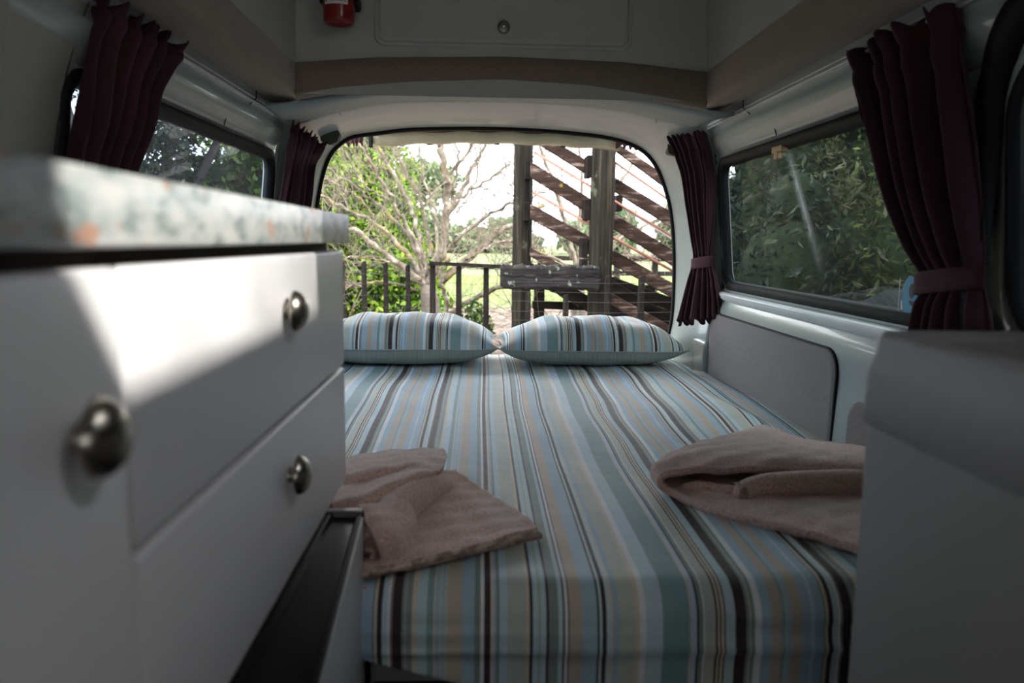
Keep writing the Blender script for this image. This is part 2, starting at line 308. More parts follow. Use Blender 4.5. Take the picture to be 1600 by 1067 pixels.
XR = lambda z: interp(z, [-.9, -.43, -.22, -.185, -.15, .272, .40, .43], [.79, .79, .80, .82, .845, .805, .765, .76])
XL = lambda z: interp(z, [-.9, -.43, -.22, -.185, -.15, .272, .40, .43], [-.67, -.67, -.68, -.70, -.725, -.685, -.645, -.64])
Y0, YE = -1.5, 2.62
def wall(side, name, wins):
    X = XR if side > 0 else XL; mb = MB(); yy = np.linspace(Y0, YE, 30)
    ZB, ZT = -.165, .285
    mb.grid([[(X(z), y, z) for y in yy] for z in (-.9, -.6, -.43, -.262, -.250, -.245, -.225, -.205, -.195, -.185)])
    hz = (.285, .30, .315, .325, .345, .36, .375, .40, .43)
    hb = (0, 0, -.004, -.010, -.012, -.004, 0, 0, 0)
    mb.grid([[(X(z)+side*b, y, z) for y in yy] for z, b in zip(hz, hb)])
    mb.grid([[(X(-.185), y, -.185) for y in yy], [(X(-.165), y, -.165) for y in yy]])
    edges = [Y0]+[e for w_ in wins for e in (w_[0]-.05, w_[1]+.05)]+[YE]
    for a, b in zip(edges[0::2], edges[1::2]):
        if b > a: mb.grid([[(X(z), lerp(a, b, t), z) for t in (0, .25, .5, .75, 1)] for z in np.linspace(ZB, ZT, 8)])
    for (ya, yb, za, zb, r) in wins:
        lp = rrect(ya, yb, za, zb, r, 8); op = outward(lp, ya-.05, yb+.05, ZB, ZT)
        mb.grid([[(X(v), u, v) for u, v in op], [(X(v), u, v) for u, v in lp]], True)
    return tag(mb.obj(name, M['van_paint'], smooth=True), kind='structure')
RW = (1.30, 2.625, -.148, .272, .06); RD = (-.35, 1.175, -.148, .29-.008, .10)
LW = (1.33, 2.615, -.148, .272, .06)
wr = wall(1, 'wall_right', [RD, RW]); wl = wall(-1, 'wall_left', [LW])
wr['label'] = 'painted van side right of the bed with a long dusty window'; wl['label'] = 'painted van side behind the kitchen counter with a tinted window'
for wobj in (wr, wl): solid(wobj, .03, 1 if wobj is wr else -1); 
def window(side, name, W, glass, label, seal=.028):
    X = XR if side > 0 else XL; ya, yb, za, zb, r = W
    root = tag(thing(name, label, None, (X(.05), (ya+yb)/2, 0)), kind='structure')
    lp = rrect(ya, yb, za, zb, r, 8); ring = MB(); rows = []
    for d, dx in ((.010, .001), (.008, -.010), (-.006, -.012), (-.016, -.008), (-.020, .006), (-.020, .02), (.010, .02), (.010, .001)):
        rows.append([(X(v)+side*dx, u, v) for u, v in scale_loop(lp, d)])
    ring.grid(rows, True); ring.obj('rubber_seal', M['rubber'], root, smooth=True)
    gl = scale_loop(lp, -.012); gb = MB()
    gb.add([(X(v)+side*.010, u, v) for u, v in gl], [list(range(len(gl)))]); gb.obj('glass', glass, root)
    return root
w2 = window(1, 'window_2', RW, M['glass_right'], 'long dusty tinted side window right of the bed')
w1 = window(-1, 'window_1', LW, M['glass_left'], 'tinted side window above the speckled counter')
w3 = window(1, 'window_3', RD, M['glass_left'], 'side door window at the right edge, black seal')
# trim around the side door, and the second black seal inside it
lp = rrect(RD[0]-.02, RD[1]+.055, -1.0, .355, .16, 10)
tr = MB(); tr.grid([[(XR(v)-dx, u, v) for u, v in scale_loop(lp, d)] for d, dx in ((.02, 0), (.018, .016), (-.004, .02), (-.03, .016), (-.032, 0))], True)
tag(tr.obj('door_1_seal', M['rubber'], smooth=True), 'black rubber door seal arching at the right edge', kind='structure').name = 'trim_1'
bl = MB(); lq = rrect(RD[0]-.1, RD[1]-.03, -.155, .30, .12, 10)
bl.add([(XR(v)-.012, u, v) for u, v in lq], [list(range(len(lq)))]); o = bl.obj('sun_block_sheet', M['black_matte'], w3)  # black sheet added to keep the sun out of the door window
# window 2 details: sill lip, latch and sticker
mb = MB(); mb.grid([[(XR(-.19)+dx, y, z) for y in np.linspace(1.25, 2.60, 12)] for dx, z in ((.0, -.192), (-.010, -.184), (-.014, -.172), (-.010, -.166), (.004, -.164), (.03, -.163))]); mb.obj('sill_lip', M['steel_lip'], w2, smooth=True)
mb = MB(); mb.box((XR(.25)-.014, 2.055, .243), (XR(.25)+.006, 2.125, .262), .003).box((XR(.24)-.018, 2.075, .225), (XR(.24)-.002, 2.10, .247), .003); mb.obj('latch', simple('brass_latch', (.35, .24, .14), .4, .5), w2)
pc = PX(1421, 464, XR(-.1)-.002)
mb = MB(); lp = [(math.cos(a)*.027, math.sin(a)*.042) for a in np.linspace(0, 2*math.pi, 24, endpoint=False)]
mb.add([(pc.x, pc.y+u, pc.z+v) for u, v in lp], [list(range(24))]); mb.obj('blue_sticker', simple('blue_sticker', (.03, .27, .45), .4), w2)
mb = MB(); mb.add([(pc.x-.001, pc.y-.008+u*.35, pc.z+.012+v*.35) for u, v in lp], [list(range(24))]); mb.add([(pc.x-.001, pc.y-.012+u, pc.z+v) for u, v in ((-.008, -.02), (.008, -.014), (.012, -.006), (-.002, -.008))], [(0, 1, 2, 3)]); mb.obj('sticker_emblem', M['ink'], w2)
mb = MB(); q = PX(1413, 477, XR(-.12)-.002); mb.add([(q.x, q.y+u, q.z+v) for u, v in ((-.014, -.009), (.014, -.009), (.014, .009), (-.014, .009))], [(0, 1, 2, 3)]); mb.obj('white_sticker', M['paper'], w2)
mb = MB(); q = PX(1412, 462, XR(-.1)-.0015)
for a_, b_ in (((-.02, -.03), (-.018, .035)), ((.016, -.03), (.018, .035))): mb.add([(q.x, q.y+a_[0], q.z+a_[1]), (q.x, q.y+b_[0], q.z+a_[1]), (q.x, q.y+b_[0], q.z+b_[1]), (q.x, q.y+a_[0], q.z+b_[1])], [(0, 1, 2, 3)])
mb.obj('sticker_edge', M['steel_lip'], w2)
# lower right: grey carpet panel set in the wall
def inset(side, name, ya, yb, za, zb, rad, mat, label, d=.006):
    X = XR if side > 0 else XL; lp = rrect(ya, yb, za, zb, rad, 8); mb = MB(); rows = []
    for g_, dx in ((.004, .0), (.003, -.004), (-.002, -.007), (-.006, -d-.003), (-.012, -d-.004)): rows.append([(X(v)+side*dx, u, v) for u, v in scale_loop(lp, g_)])
    mb.grid(rows, True); b = len(mb.v)-len(lp); mb.f.append([b+i for i in range(len(lp))]); mb.mi.append(0)
    return tag(mb.obj(name, mat, None, smooth=False), label, kind='structure')
tr2 = inset(1, 'trim_2', 1.655, 2.60, -.62, -.238, (.02, .06, .01, .01), M['carpet_gray'], 'grey carpet panel set in the van side beside the bed')
for i, (ya, yb) in enumerate(((.5, 1.58),)): inset(1, 'trim_3', ya, yb, -.62, -.33, .04, M['carpet_gray'], 'second grey carpet panel behind the pale box')
mb = MB(); lp = rrect(1.655, 2.60, -.62, -.238, (.02, .06, .01, .01), 8)
mb.grid([[(XR(v)-dx, u, v) for u, v in scale_loop(lp, d)] for d, dx in ((.005, .001), (.004, .006), (.0, .007), (-.001, .001))], True); mb.obj('panel_edge', M['rubber'], tr2)
# header details on both sides: curtain rail, cable, screws
for side, X, nm, nm2, y1 in ((1, XR, 'trim_4', 'trim_5', 2.66), (-1, XL, 'trim_6', 'trim_7', 2.66)):
    x = X(.387); mb = MB()
    for z in (.391, .381): mb.box((x-.010, Y0, z-.003), (x+.010, y1, z+.003), .0015)
    mb.box((x-.003, Y0, .381), (x+.003, y1, .391))
    t_ = tag(mb.obj(nm, M['rail']), 'thin pale curtain rail along the %s side of the van' % ('right' if side > 0 else 'left'), kind='structure')
    sc = MB()
    for y in (2.30, 1.86, 1.45) if side > 0 else (1.95, 2.3, 2.55): sc.lathe([(0, .004), (.004, .003), (.004, 0)], (X(.37)-side*.011, y, .381), (-side, 0, 0), 8)
    sc.obj('screw', M['ink'], t_)
    ca = MB(); ya = 2.25
    ca.tube([(X(.41)-side*.004, ya+.03, .42), (X(.38)-side*.014, ya+.02, .39), (X(.35)-side*.004, ya, .365), (X(.33)-side*.002, ya-.05, .345), (X(.31)-side*.004, ya-.14, .325), (X(.29)-side*.004, ya-.15, .29)], .0016, 6)
    ca.obj('cable', M['gap'], t_)
# rear frame around the tailgate opening
OP = [(-.60, -.42), (-.628, -.3), (-.645, -.1), (-.640, .05), (-.630, .13), (-.612, .22), (-.585, .30), (-.545, .352), (-.49, .385), (-.40, .40), (-.27, .417), (-.1, .424), (.065, .426), (.22, .422), (.353, .414), (.47, .402), (.56, .382), (.63, .347), (.680, .29), (.716, .21), (.742, .12), (.758, .0), (.765, -.15), (.762, -.3), (.74, -.42)]
OU = [(-.67, -.60), (-.67, -.35), (-.725, -.14), (-.705, .05), (-.695, .15), (-.68, .28), (-.655, .35), (-.64, .375), (-.588, .391), (-.46, .428), (-.31, .456), (-.12, .464), (.06, .467), (.22, .465), (.36, .458), (.50, .440), (.60, .419), (.70, .397), (.765, .385), (.79, .33), (.81, .24), (.825, .1), (.845, -.14), (.80, -.35), (.79, -.60)]
n = 97; IO = catmull(OP, n); OO = catmull(OU, n); mb = MB(); rows = []
for t, dep in ((0, 2.62), (.12, 2.665), (.3, 2.72), (.34, 2.745), (.5, 2.80), (.75, 2.87), (.9, 2.915), (.97, 2.945), (1, 2.97), (1.0, 3.02)):
    r_ = []
    for i in range(n):
        p = lerp(OO[i], IO[i], t); c = Vector((.06-p[0], -p[1]-.0)); c.normalize(); bulge = .016*math.sin(math.pi*min(1, t)) * (1 if t < 1 else 0)
        r_.append((p[0]+c.x*bulge, dep, p[1]-(bulge if 20 < i < 76 else 0)))
    rows.append(r_)
rows.insert(0, [(.06+(p[0]-.06)*(1+.12*k_), 2.632, p[1]*(1+.35*k_)) for p in OO for k_ in (min(1, max(0, (p[1]-.30)/.06)),)])  # unseen outer flare added to stop daylight leaking past the frame
mb.grid(rows); wrr = tag(mb.obj('wall_rear', M['van_paint'], smooth=True), 'pale painted frame around the open tailgate', kind='structure'); solid(wrr, .012, 1)
mb = MB(); mb.tube([(p[0]*.998, 3.005, p[1]-.003) for p in IO], .010, 8, False); mb.obj('opening_seal', M['rubber'], wrr, smooth=True)
for px, py, Y, a_ in ((515, 211, 2.80, -.3), (1058, 230, 2.80, .3)):
    c = P(px, py, Y); mb = MB(); lp = [(.030, .006), (.018, .026), (-.012, .026), (-.030, .010), (-.026, -.018), (.0, -.030), (.022, -.020)]
    pts = [Vector((c.x+u*1.05, c.y+.0, c.z+v)) for u, v in lp]; bk = [p+Vector((0, .06, 0)) for p in pts]; k = len(lp)
    mb.add(pts+bk, [list(range(k))]+[[i, (i+1) % k, (i+1) % k+k, i+k] for i in range(k)]); bevel(mb.obj('rubber_plug', M['plug'], wrr), .004)
# seams in the rear frame
for px0 in ((531, 171, 543, 190, 556, 199), (1025, 184, 1020, 196, 1014, 204)):
    a, b, c = P(px0[0], px0[1], 2.66), P(px0[2], px0[3], 2.78), P(px0[4], px0[5], 2.87); mb = MB(); mb.tube([a+Vector((0, -.004, -.014)), b+Vector((0, -.01, -.004)), c], .0016, 6); mb.obj('seam', M['headliner'], wrr)
# headliner between the roof beam and the rear frame
mb = MB(); top = [(OO[i][0], OO[i][1]) for i in range(27, 70)]
bx = [-.62+1.36*i/(len(top)-1) for i in range(len(top))]; bz = [.452-.062*((x-.06)/.60)**2 for x in bx]; bz = [max(z, .385) for z in bz]
mb.grid([[(bx[i], 2.292, bz[i]-.002) for i in range(len(top))], [(lerp(bx[i], top[i][0], .5), 2.45, lerp(bz[i], top[i][1], .5)+.004) for i in range(len(top))], [(top[i][0], 2.62, top[i][1]) for i in range(len(top))]])
o = tag(mb.obj('ceiling', M['headliner'], smooth=True), 'grey headliner strip above the rear frame', kind='structure'); solid(o, .012, -1)
mb = MB(); mb.box((.655, 2.15, .455), (.83, 2.66, .49)); mb.box((-.72, 2.15, .455), (-.54, 2.66, .49)); mb.obj('light_leak_filler', M['headliner'], o)  # unseen boxes added to block light leaking in at the roof corners
# raised roof: side walls, rear bulkhead, top
XRI, XLI, YB, ZC = .64, -.52, 2.24, 1.02
mb = MB(); SW = (-.03, .52, .675, .93)          # unseen opening added so the sun makes a patch on the drawers
lpv = [(SW[1], SW[3]), (SW[0]-.02, SW[3]), (SW[0]-.06, SW[2]), (SW[1], SW[2])]
XH = lambda z: lerp(XRI, XRI-.03, (z-.483)/(ZC-.483)); yy = [Y0, -.6, lpv[2][0]]
mb.grid([[(XH(z), y, z) for y in (Y0, SW[2]*0-.6, -.09)] for z in (.47, ZC+.02)])
mb.grid([[(XH(z), y, z) for y in (SW[1], 1.2, YB+.02)] for z in (.483, ZC)])
mb.grid([[(XH(z), y, z) for y in (-.09, SW[1])] for z in (.483, SW[2])]); mb.grid([[(XH(z), y, z) for y in (-.09, SW[1])] for z in (SW[3], ZC)])
mb.add([(XH(SW[2]), -.09, SW[2]), (XH(SW[3]), -.09, SW[3]), (XH(SW[3]), -.03, SW[3]), (XH(.76), -.03, .76), (XH(SW[2]), .035, SW[2])], [(0, 1, 2, 3, 4)])
mb.grid([[(XLI+.03*(z-.483), y, z) for y in (Y0, 0, YB+.02)] for z in (.47, ZC+.02)])
mb.grid([[(x, y, ZC+.05*(1-((x-.06)/.6)**2)) for x in np.linspace(XLI-.02, XRI+.02, 12)] for y in (Y0, 0, YB+.02)])
roof = tag(mb.obj('ceiling_1', M['roof']), 'pale moulded high roof over the van', kind='structure')
mb = MB(); mb.grid([[(x, YB+.004, z) for x in np.linspace(XLI-.01, XRI+.01, 16)] for z in (.40, .60, .8, ZC+.06)]); mb.grid([[(x, Y0, z) for x in (XLI, XRI)] for z in (.3, ZC+.06)])
rb = tag(mb.obj('wall_roof_rear', M['roof']), 'pale bulkhead closing the high roof above the beam', kind='structure'); rb.name = 'wall_front'
rb.name = 'wall_upper'
# carpeted band around the roof opening
def arch(x): return interp(x, [XLI, -.3, .06, .4, XRI], [.486, .503, .513, .505, .483])
def archb(x): return interp(x, [XLI, -.4, -.2, .06, .3, .5, XRI], [.398, .420, .439, .450, .439, .413, .390])
mb = MB(); xx = np.linspace(XLI-.004, XRI+.004, 40)
mb.grid([[(x, YB+dy, lerp(archb(x), arch(x), t)+dz) for x in xx] for t, dy, dz in ((1, .03, 0), (1, .006, 0), (.97, 0, 0), (.5, 0, 0), (.08, 0, 0), (0, .004, 0), (0, .012, -.006), (0, .03, -.009), (0, .055, -.006), (0, .06, .012))])
tag(mb.obj('trim_8', M['carpet'], smooth=True), 'brown carpeted beam arching across the van above the tailgate', kind='structure')
for side, xi, xo, nm, zb in ((1, XRI, .772, 'trim_9', .390), (-1, XLI, -.655, 'trim_10', .398)):
    mb = MB(); yy = np.linspace(Y0, 2.5, 24); zo = .412
    prof = [(xi+side*.03, .492), (xi+side*.008, .492), (xi, .486), (xi, .47), (xi, zb+.02), (xi+side*.006, zb+.005), (xi+side*.02, zb), (lerp(xi, xo, .6), lerp(zb, zo, .55)), (xo-side*.01, zo), (xo, zo+.004)]
    mb.grid([[(x, min(y, YB+.02) if i < 5 else y, z) for y in yy] for i, (x, z) in enumerate(prof)])
    tag(mb.obj(nm, M['carpet'], smooth=True), 'brown carpeted edge along the %s side of the roof opening' % ('right' if side > 0 else 'left'), kind='structure')
# van floor, unseen cab wall closed to a slot to cut front light
mb = MB(); mb.box((XL(-.6)-.02, Y0, -.93), (XR(-.6)+.02, 3.0, -.90)); tag(mb.obj('floor', simple('grey_vinyl_floor', (.12, .12, .12), .6)), 'grey van floor', kind='structure')
mb = MB(); mb.box((-.74, Y0-.03, -.93), (.86, Y0, .10)); mb.box((-.74, Y0-.03, .22), (.86, Y0, .5)); tag(mb.obj('wall_cab', simple('dark_cab', (.10, .10, .11), .7)), 'dark cab end of the van', kind='structure').name = 'wall_front'
# left front pillar: the moulded inner panel at the left edge
mb = MB(); rows = []
for u, dx in ((1.31, -.002), (1.295, .003), (1.2, .004), (1.1, .004), (.96, .004), (.6, .004), (-1.4, .004)):
    rows.append([(XL(z)+dx, u+(.10*(z-.13)/.28 if u > .9 else 0), z) for z in np.linspace(-.15, .41, 16)])
mb.grid(rows); tag(mb.obj('trim_11', M['roof'], smooth=True), 'moulded grey pillar panel at the left edge', kind='structure')
mb = MB(); lp = rrect(-.3, 1.125, -.2, .405, .13, 10); mb.grid([[(XL(v)+dx, u, v) for u, v in scale_loop(lp, d)] for d, dx in ((.040, .003), (.026, .014), (.006, .019), (-.008, .014), (-.016, .005), (-.022, .002))], True)
tag(mb.obj('trim_13', M['roof'], smooth=True), 'raised rounded rib of the door panel at the left edge', kind='structure')
mb = MB(); mb.tube([PX(142, -5, XL(.4)+.007), PX(118, 60, XL(.3)+.007), PX(100, 130, XL(.2)+.007), PX(88, 240, XL(.1)+.007)], .0016, 6); tag(mb.obj('trim_14', M['gap']), 'thin dark seam beside the left window', kind='structure')
# rear corner ledge below the right rear curtain
mb = MB(); mb.box((.772, 2.60, -.62), (.805, 2.96, -.34), .012); tag(mb.obj('trim_12', M['van_paint'], smooth=False), 'painted ledge in the rear corner beside the right pillow', kind='structure')

# ================================================================== KITCHEN CABINET (left)
XF = -.19
cab = thing('kitchen_cabinet', 'white laminate kitchen cabinet with round knobs under the speckled counter', 'cabinet', (-.42, .2, -.9))
mb = MB(); mb.box((-.64, -.9, -.9), (XF-.019, 1.062, -.36)); mb.box((-.64, -.9, -.36), (XF-.020, 1.064, -.007)); mb.obj('carcass', M['gap'], cab)
mb = MB(); mb.box((-.64, 1.0625, -.345), (XF-.021, 1.0705, -.012)); mb.obj('end_panel', M['cabinet'], cab)
def front(y0, y1, z0, z1, name):
    mb = MB(); mb.box((XF-.018, y0, z0), (XF, y1, z1), .0045); return mb.obj(name, M['cabinet'], cab, smooth=True)
def knob(par, y, z):
    mb = MB(); mb.lathe([(.0001, .0215), (.007, .021), (.0135, .0185), (.018, .014), (.0202, .0095), (.0202, .008), (.017, .0065), (.009, .005), (.0075, .003), (.0085, 0)], (XF, y, z), (1, 0, 0), 32)
    return mb.obj('knob', M['nickel'], par, smooth=True)
d1 = front(.4165, 1.073, -.1745, -.016, 'drawer'); knob(d1, .757, -.071)
d2 = front(.4165, 1.073, -.341, -.1785, 'drawer'); knob(d2, .755, -.236)
dr = front(-.05, .4125, -.86, -.016, 'door'); knob(dr, .366, -.096)
front(-.52, -.054, -.86, -.016, 'door')
mb = MB(); mb.box((-.66, -.9, -.006), (-.182, 1.080, .0322), .0022); tag(mb.obj('countertop', M['counter'], smooth=True), 'grey-white speckled laminate countertop with orange flecks', 'countertop')
# fridge below the drawers, its door slightly proud
fr = thing('fridge', 'black-topped white fridge under the drawers beside the bed foot', 'fridge', (-.25, .65, -.9))
dt = -.341; A = (-.190, .945); B = (-.148, .941); Cn = (-.127+.0, .56); D = (-.108, .30)
mb = MB(); mb.hexa([(XF-.004, .30, -.88), (-.108, .30, -.88), (-.146, .938, -.88), (XF-.004, .938, -.88), (XF-.004, .30, dt-.006), (-.108, .30, dt-.006), (-.146, .938, dt-.006), (XF-.004, .938, dt-.006)])
dd = bevel(mb.obj('door', M['fridge_face'], fr), .0015)
mb = MB(); yy = np.linspace(.31, .930, 12)
def xr_(y): return lerp(-.108, -.1475, (y-.30)/.641)
prof = [(0, -.012, 0), (0, .0, 0), (0, .0015, .002), (0, .0015, .006), (0, -.004, .009), (1, -.004, -.008), (1, .001, -.004), (1, .002, 0), (1, -.012, .0)]
mb.grid([[((XF+.001+dx) if k == 0 else xr_(y)+dx, y, dt+dz) for y in yy] for k, dz, dx in prof])
mb.obj('top_trim', M['black_gloss'], dd, smooth=False)
mb = MB(); mb.hexa([(XF-.001, .930, dt-.03), (-.1475, .930, dt-.03), (-.1475, .942, dt-.03), (XF-.001, .942, dt-.03), (XF-.001, .930, dt+.004), (-.1475, .930, dt+.004), (-.1475, .942, dt+.004), (XF-.001, .942, dt+.004)]); bevel(mb.obj('end_cap', simple('grey_end_cap', (.16, .15, .15), .3), dd), .002)
mb = MB(); mb.box((-.149, .938, -.88), (-.1455, .944, dt)); mb.obj('edge_gap_shade', M['rubber'], dd)  # black strip puts the shade of the door's end gap into colour
mb = MB(); mb.box((-.60, .30, -.895), (XF-.022, .93, -.362)); mb.obj('body', M['black_matte'], fr)
# pale box at the right foreground
bxr = thing('storage_box', 'out-of-focus pale grey box with an overhanging lid at the right foreground', 'box', (.6, .2, -.9))
mb = MB(); mb.box((.366, -.6, -.9), (.745, .700, -.15), .006); mb.obj('body', M['box_body'], bxr, smooth=True)
mb = MB()
def rr_prof(x0, x1, ya, yb, z, ins): return [(u, v, z) for u, v in rrect(x0+ins, x1-ins, ya+ins, yb-ins, .02, 5)]
mb.grid([rr_prof(.3585, .748, -.62, .7065, z, i) for z, i in ((-.160, .006), (-.165, .002), (-.163, 0), (-.118, .0015), (-.108, .003), (-.098, .006), (-.085, .006), (-.079, .010), (-.078, .016), (-.084, .024), (-.090, .030))], True)
b = len(mb.v)-24; mb.f.append([b+i for i in range(24)]); mb.mi.append(0); mb.obj('lid', M['box_gray'], bxr, smooth=True)

# ================================================================== BED
ZB_ = -.43
def zbed(x, y):
    z = ZB_ - .012*max(0, (x-.58)/.2)**2 - .010*max(0, (-.42-x)/.2)**2
    z += .0022*math.sin(x*11+y*3.1) + .0016*math.sin(y*9-x*5) + .0012*math.sin(x*31+y*7)
    z += -.006*math.exp(-((x-.05)/.05)**2)*max(0, (y-2.4))/.4
    z += .010*math.exp(-(((x-.665)-.03*math.sin(y*5))/.022)**2)*min(1, max(0, (2.35-y)/.3))*.8
    return z
def sw(x, y):          # stripe coordinate on the sheet
    k = 1 + .07*max(0, min(1.2, (y-1.45)/1.05)); wob = .006*math.sin(y*4.2+x*3)*min(1, max(0, y-1.0)) + .0025*math.sin(y*13+x*9)*min(1, max(0, (y-1.1)*2))*min(1, abs(x)*3)
    edge = -.03*max(0, x-.45)*max(0, (y-1.2))
    return ((x+wob*min(1, .3+abs(x)*2.2)+edge)/k - .3225)/.43
bed = thing('mattress', 'mattress under a blue, beige and dark brown striped sheet', 'bed', (.05, 1.9, -.9))
vs = []; uv = []; xs = np.concatenate([np.linspace(-.665, -.19, 46), np.linspace(-.18, .785, 170)]); rows = []
prof = [(2.90, None, 0)] 
for x in xs:
    yf = interp(x, [-.7, -.19, -.158, 1], [1.105, 1.105, .897, .897]) ; row = []
    ytop = np.concatenate([np.linspace(2.93 if -.60 < x < .735 else 2.61, yf+.10, 90), np.linspace(yf+.09, yf+.055, 4)])
    zl = interp(x, [-.15, -.08, 0, .12, .5], [-.515, -.535, -.556, -.60, -.62])
    pts = [(y, zbed(x, y)) for y in ytop]
    z0 = zbed(x, yf+.05)
    for a in np.linspace(8, 90, 9): pts.append((yf+.05-.05*math.sin(math.radians(a)), z0-.048*(1-math.cos(math.radians(a)))))
    zz = np.linspace(z0-.052, zl, 16)
    for k, z in enumerate(zz):
        pl = (z+.507)/.006; cr = -.0045*math.exp(-pl*pl) + .004*math.sin(z*55+x*4)*math.exp(-((z+.49)/.03)**2) + .006*max(0, -.5-z)*5*math.sin(x*14)*.3
        pts.append((yf+cr, z))
    pts.append((yf+.008, zl-.004)); pts.append((yf+.012, zl+.004))
    rows.append([(x, y, z) for y, z in pts]); uv += [(sw(x, max(y, .95)) + (.0 if z > -.47 else .012*math.sin(z*22)*0), y) for y, z in pts]
mb = MB(); mb.grid(rows); raw('sheet', mb.v, mb.f, M['sheet'], bed, True, uv=uv)
mb = MB(); mb.box((-.655, 1.13, -.56), (.775, 2.58, -.458), .02); mb.box((-.59, 2.5, -.56), (.72, 2.92, -.458), .02); mb.box((-.14, .93, -.70), (.775, 1.2, -.50), .01); mb.obj('foam', simple('mattress_foam', (.3, .3, .28), .9), bed)
mb = MB(); mb.box((-.665, 1.085, -.895), (.785, 2.60, -.565), .004); mb.box((-.59, 2.59, -.895), (.73, 2.94, -.565), .004); mb.box((-.135, .925, -.895), (.785, 1.12, -.565), .004); tag(mb.obj('bed_base', M['base_black']), 'black bed base below the striped mattress', 'bed base')
# pillows
def pillow(name, cx, cy, a, b, ht, hb, zs, mir, label, rot=0.0, off=0.0):
    root = thing(name, label, 'pillow', (cx, cy, zs-hb), 'two striped pillows at the head of the bed')
    N_, K_ = 60, 34; cr, sr = math.cos(rot), math.sin(rot)
    def surf(sign, H):
        rows = []; uvl = []
        for i in range(N_+1):
            u = -1+2*i/N_; u = math.sin(u*math.pi/2)*.6+u*.4; row = []
            for j in range(K_+1):
                v = -1+2*j/K_; v = math.sin(v*math.pi/2)*.8+v*.2
                X = a*u*(1-.055*(1-v*v)); Y = b*v*(1-.05*(1-u*u))
                h = max(0, (1-abs(u)**3.2))**.62*max(0, (1-abs(v)**(2.6 if sign > 0 else 5)))**(.5 if sign > 0 else .4)
                z = sign*H*h + (.004*math.sin(X*40+Y*22)+.003*math.sin(X*23-Y*31))*h*(1 if sign > 0 else .2)
                if sign < 0: z = max(z, -H)
                if sign > 0: z += .016*(abs(u)**6)*(0)
                row.append((cx+X*cr-Y*sr, cy+X*sr+Y*cr, zs+z + (.008*abs(u)**8)))
                xw = cx+X; uvl.append((((xw-.3225)/.46 if not mir else (off-xw)/.43) + .01*math.sin(Y*9+X*4), Y))
            rows.append(row)
        return rows, uvl
    r, u_ = surf(1, ht); mb = MB(); mb.grid(r); raw('pillowcase_top', mb.v, mb.f, M['sheet'], root, True, uv=u_)
    r, u_ = surf(-1, hb); mb = MB(); mb.grid(r); tag(raw('pillowcase_underside', mb.v, mb.f, M['fine'], root, True, uv=[(x*4, y) for x, y in u_]), 'pale finely striped underside')
    edge = MB(); pts = []
    for k in range(120):
        t = k/120*4; q = int(t); f = -1+2*(t-q); u, v = ((f, -1), (1, f), (-f, 1), (-1, -f))[q]
        X = a*u*(1-.055*(1-v*v)); Y = b*v*(1-.05*(1-u*u)); pts.append((cx+X*cr-Y*sr, cy+X*sr+Y*cr, zs+.008*abs(u)**8))
    edge.tube(pts+pts[:1], .0028, 6, False); edge.obj('seam', M['fine'], root, smooth=True)
    return root
pillow('pillow', -.270, 2.74, .330, .185, .108, .060, -.369, True, 'left striped pillow, partly hidden behind the counter', .01, -.157)
pillow('pillow', .388, 2.735, .323, .180, .104, .058, -.371, False, 'right striped pillow beside the grey carpet panel', -.01)

# ------------------------------------------------------------------ towels (control nets -> smooth thick cloth)
def net(ctrl, n, m_):
    c = np.array(ctrl, float); r1 = np.array([catmull(row, m_) for row in c]); return np.array([catmull(r1[:, j], n) for j in range(m_)]).transpose(1, 0, 2)
def T(px, py, h): return tuple(PZ(px, py, ZB_+h))      # point on the bed at height h
def sheet_mb(ctrls, rough=.0012, n=56, m_=56):
    mb = MB()
    for c in ctrls:
        g_ = net(c, n, m_)
        for i in range(g_.shape[0]):
            for j in range(g_.shape[1]):
                x, y, z = g_[i, j]; g_[i, j, 2] = z + rough*(math.sin(x*90+y*40)+math.sin(y*120-x*60))
        mb.grid(g_.tolist())
    return mb
tl = thing('towel', 'crumpled beige bath towel lying beside the drawers', 'towel', tuple(PZ(680, 820, ZB_+.0)), 'two beige towels on the bed')
low = [[T(520, 800, .010), T(600, 775, .012), T(660, 745, .012), T(712, 742, .008)],
       [T(524, 840, .012), T(610, 812, .014), T(690, 795, .014), T(762, 776, .009)],
       [T(530, 880, .014), T(620, 852, .014), T(720, 830, .013), T(812, 808, .010)],
       [T(536, 908, .012), T(640, 886, .012), T(740, 862, .012), T(842, 832, .011)]]
mb = sheet_mb([low]); o = solid(subd(mb.obj('lower_layer', M['towel'], tl, smooth=True), 1), .009, -1)
low2 = [[tuple(Vector(p)+Vector((-.004, .0, .012))) for p in row] for row in low]
up_ = [[T(519, 732, .040), T(575, 716, .048), T(640, 710, .044), T(694, 708, .030)],
       [T(519, 750, .052), T(585, 742, .060), T(650, 728, .058), T(696, 716, .040)],
       [T(517, 775, .050), T(580, 752, .046), T(640, 742, .058), T(690, 738, .046)],
       [T(519, 800, .046), T(566, 786, .052), T(620, 762, .060), T(668, 746, .052)],
       [T(528, 826, .020), T(572, 815, .020), T(612, 790, .018), T(664, 752, .020)]]
mb = sheet_mb([up_]); solid(subd(mb.obj('upper_fold', M['towel'], tl, smooth=True), 1), .010, -1)
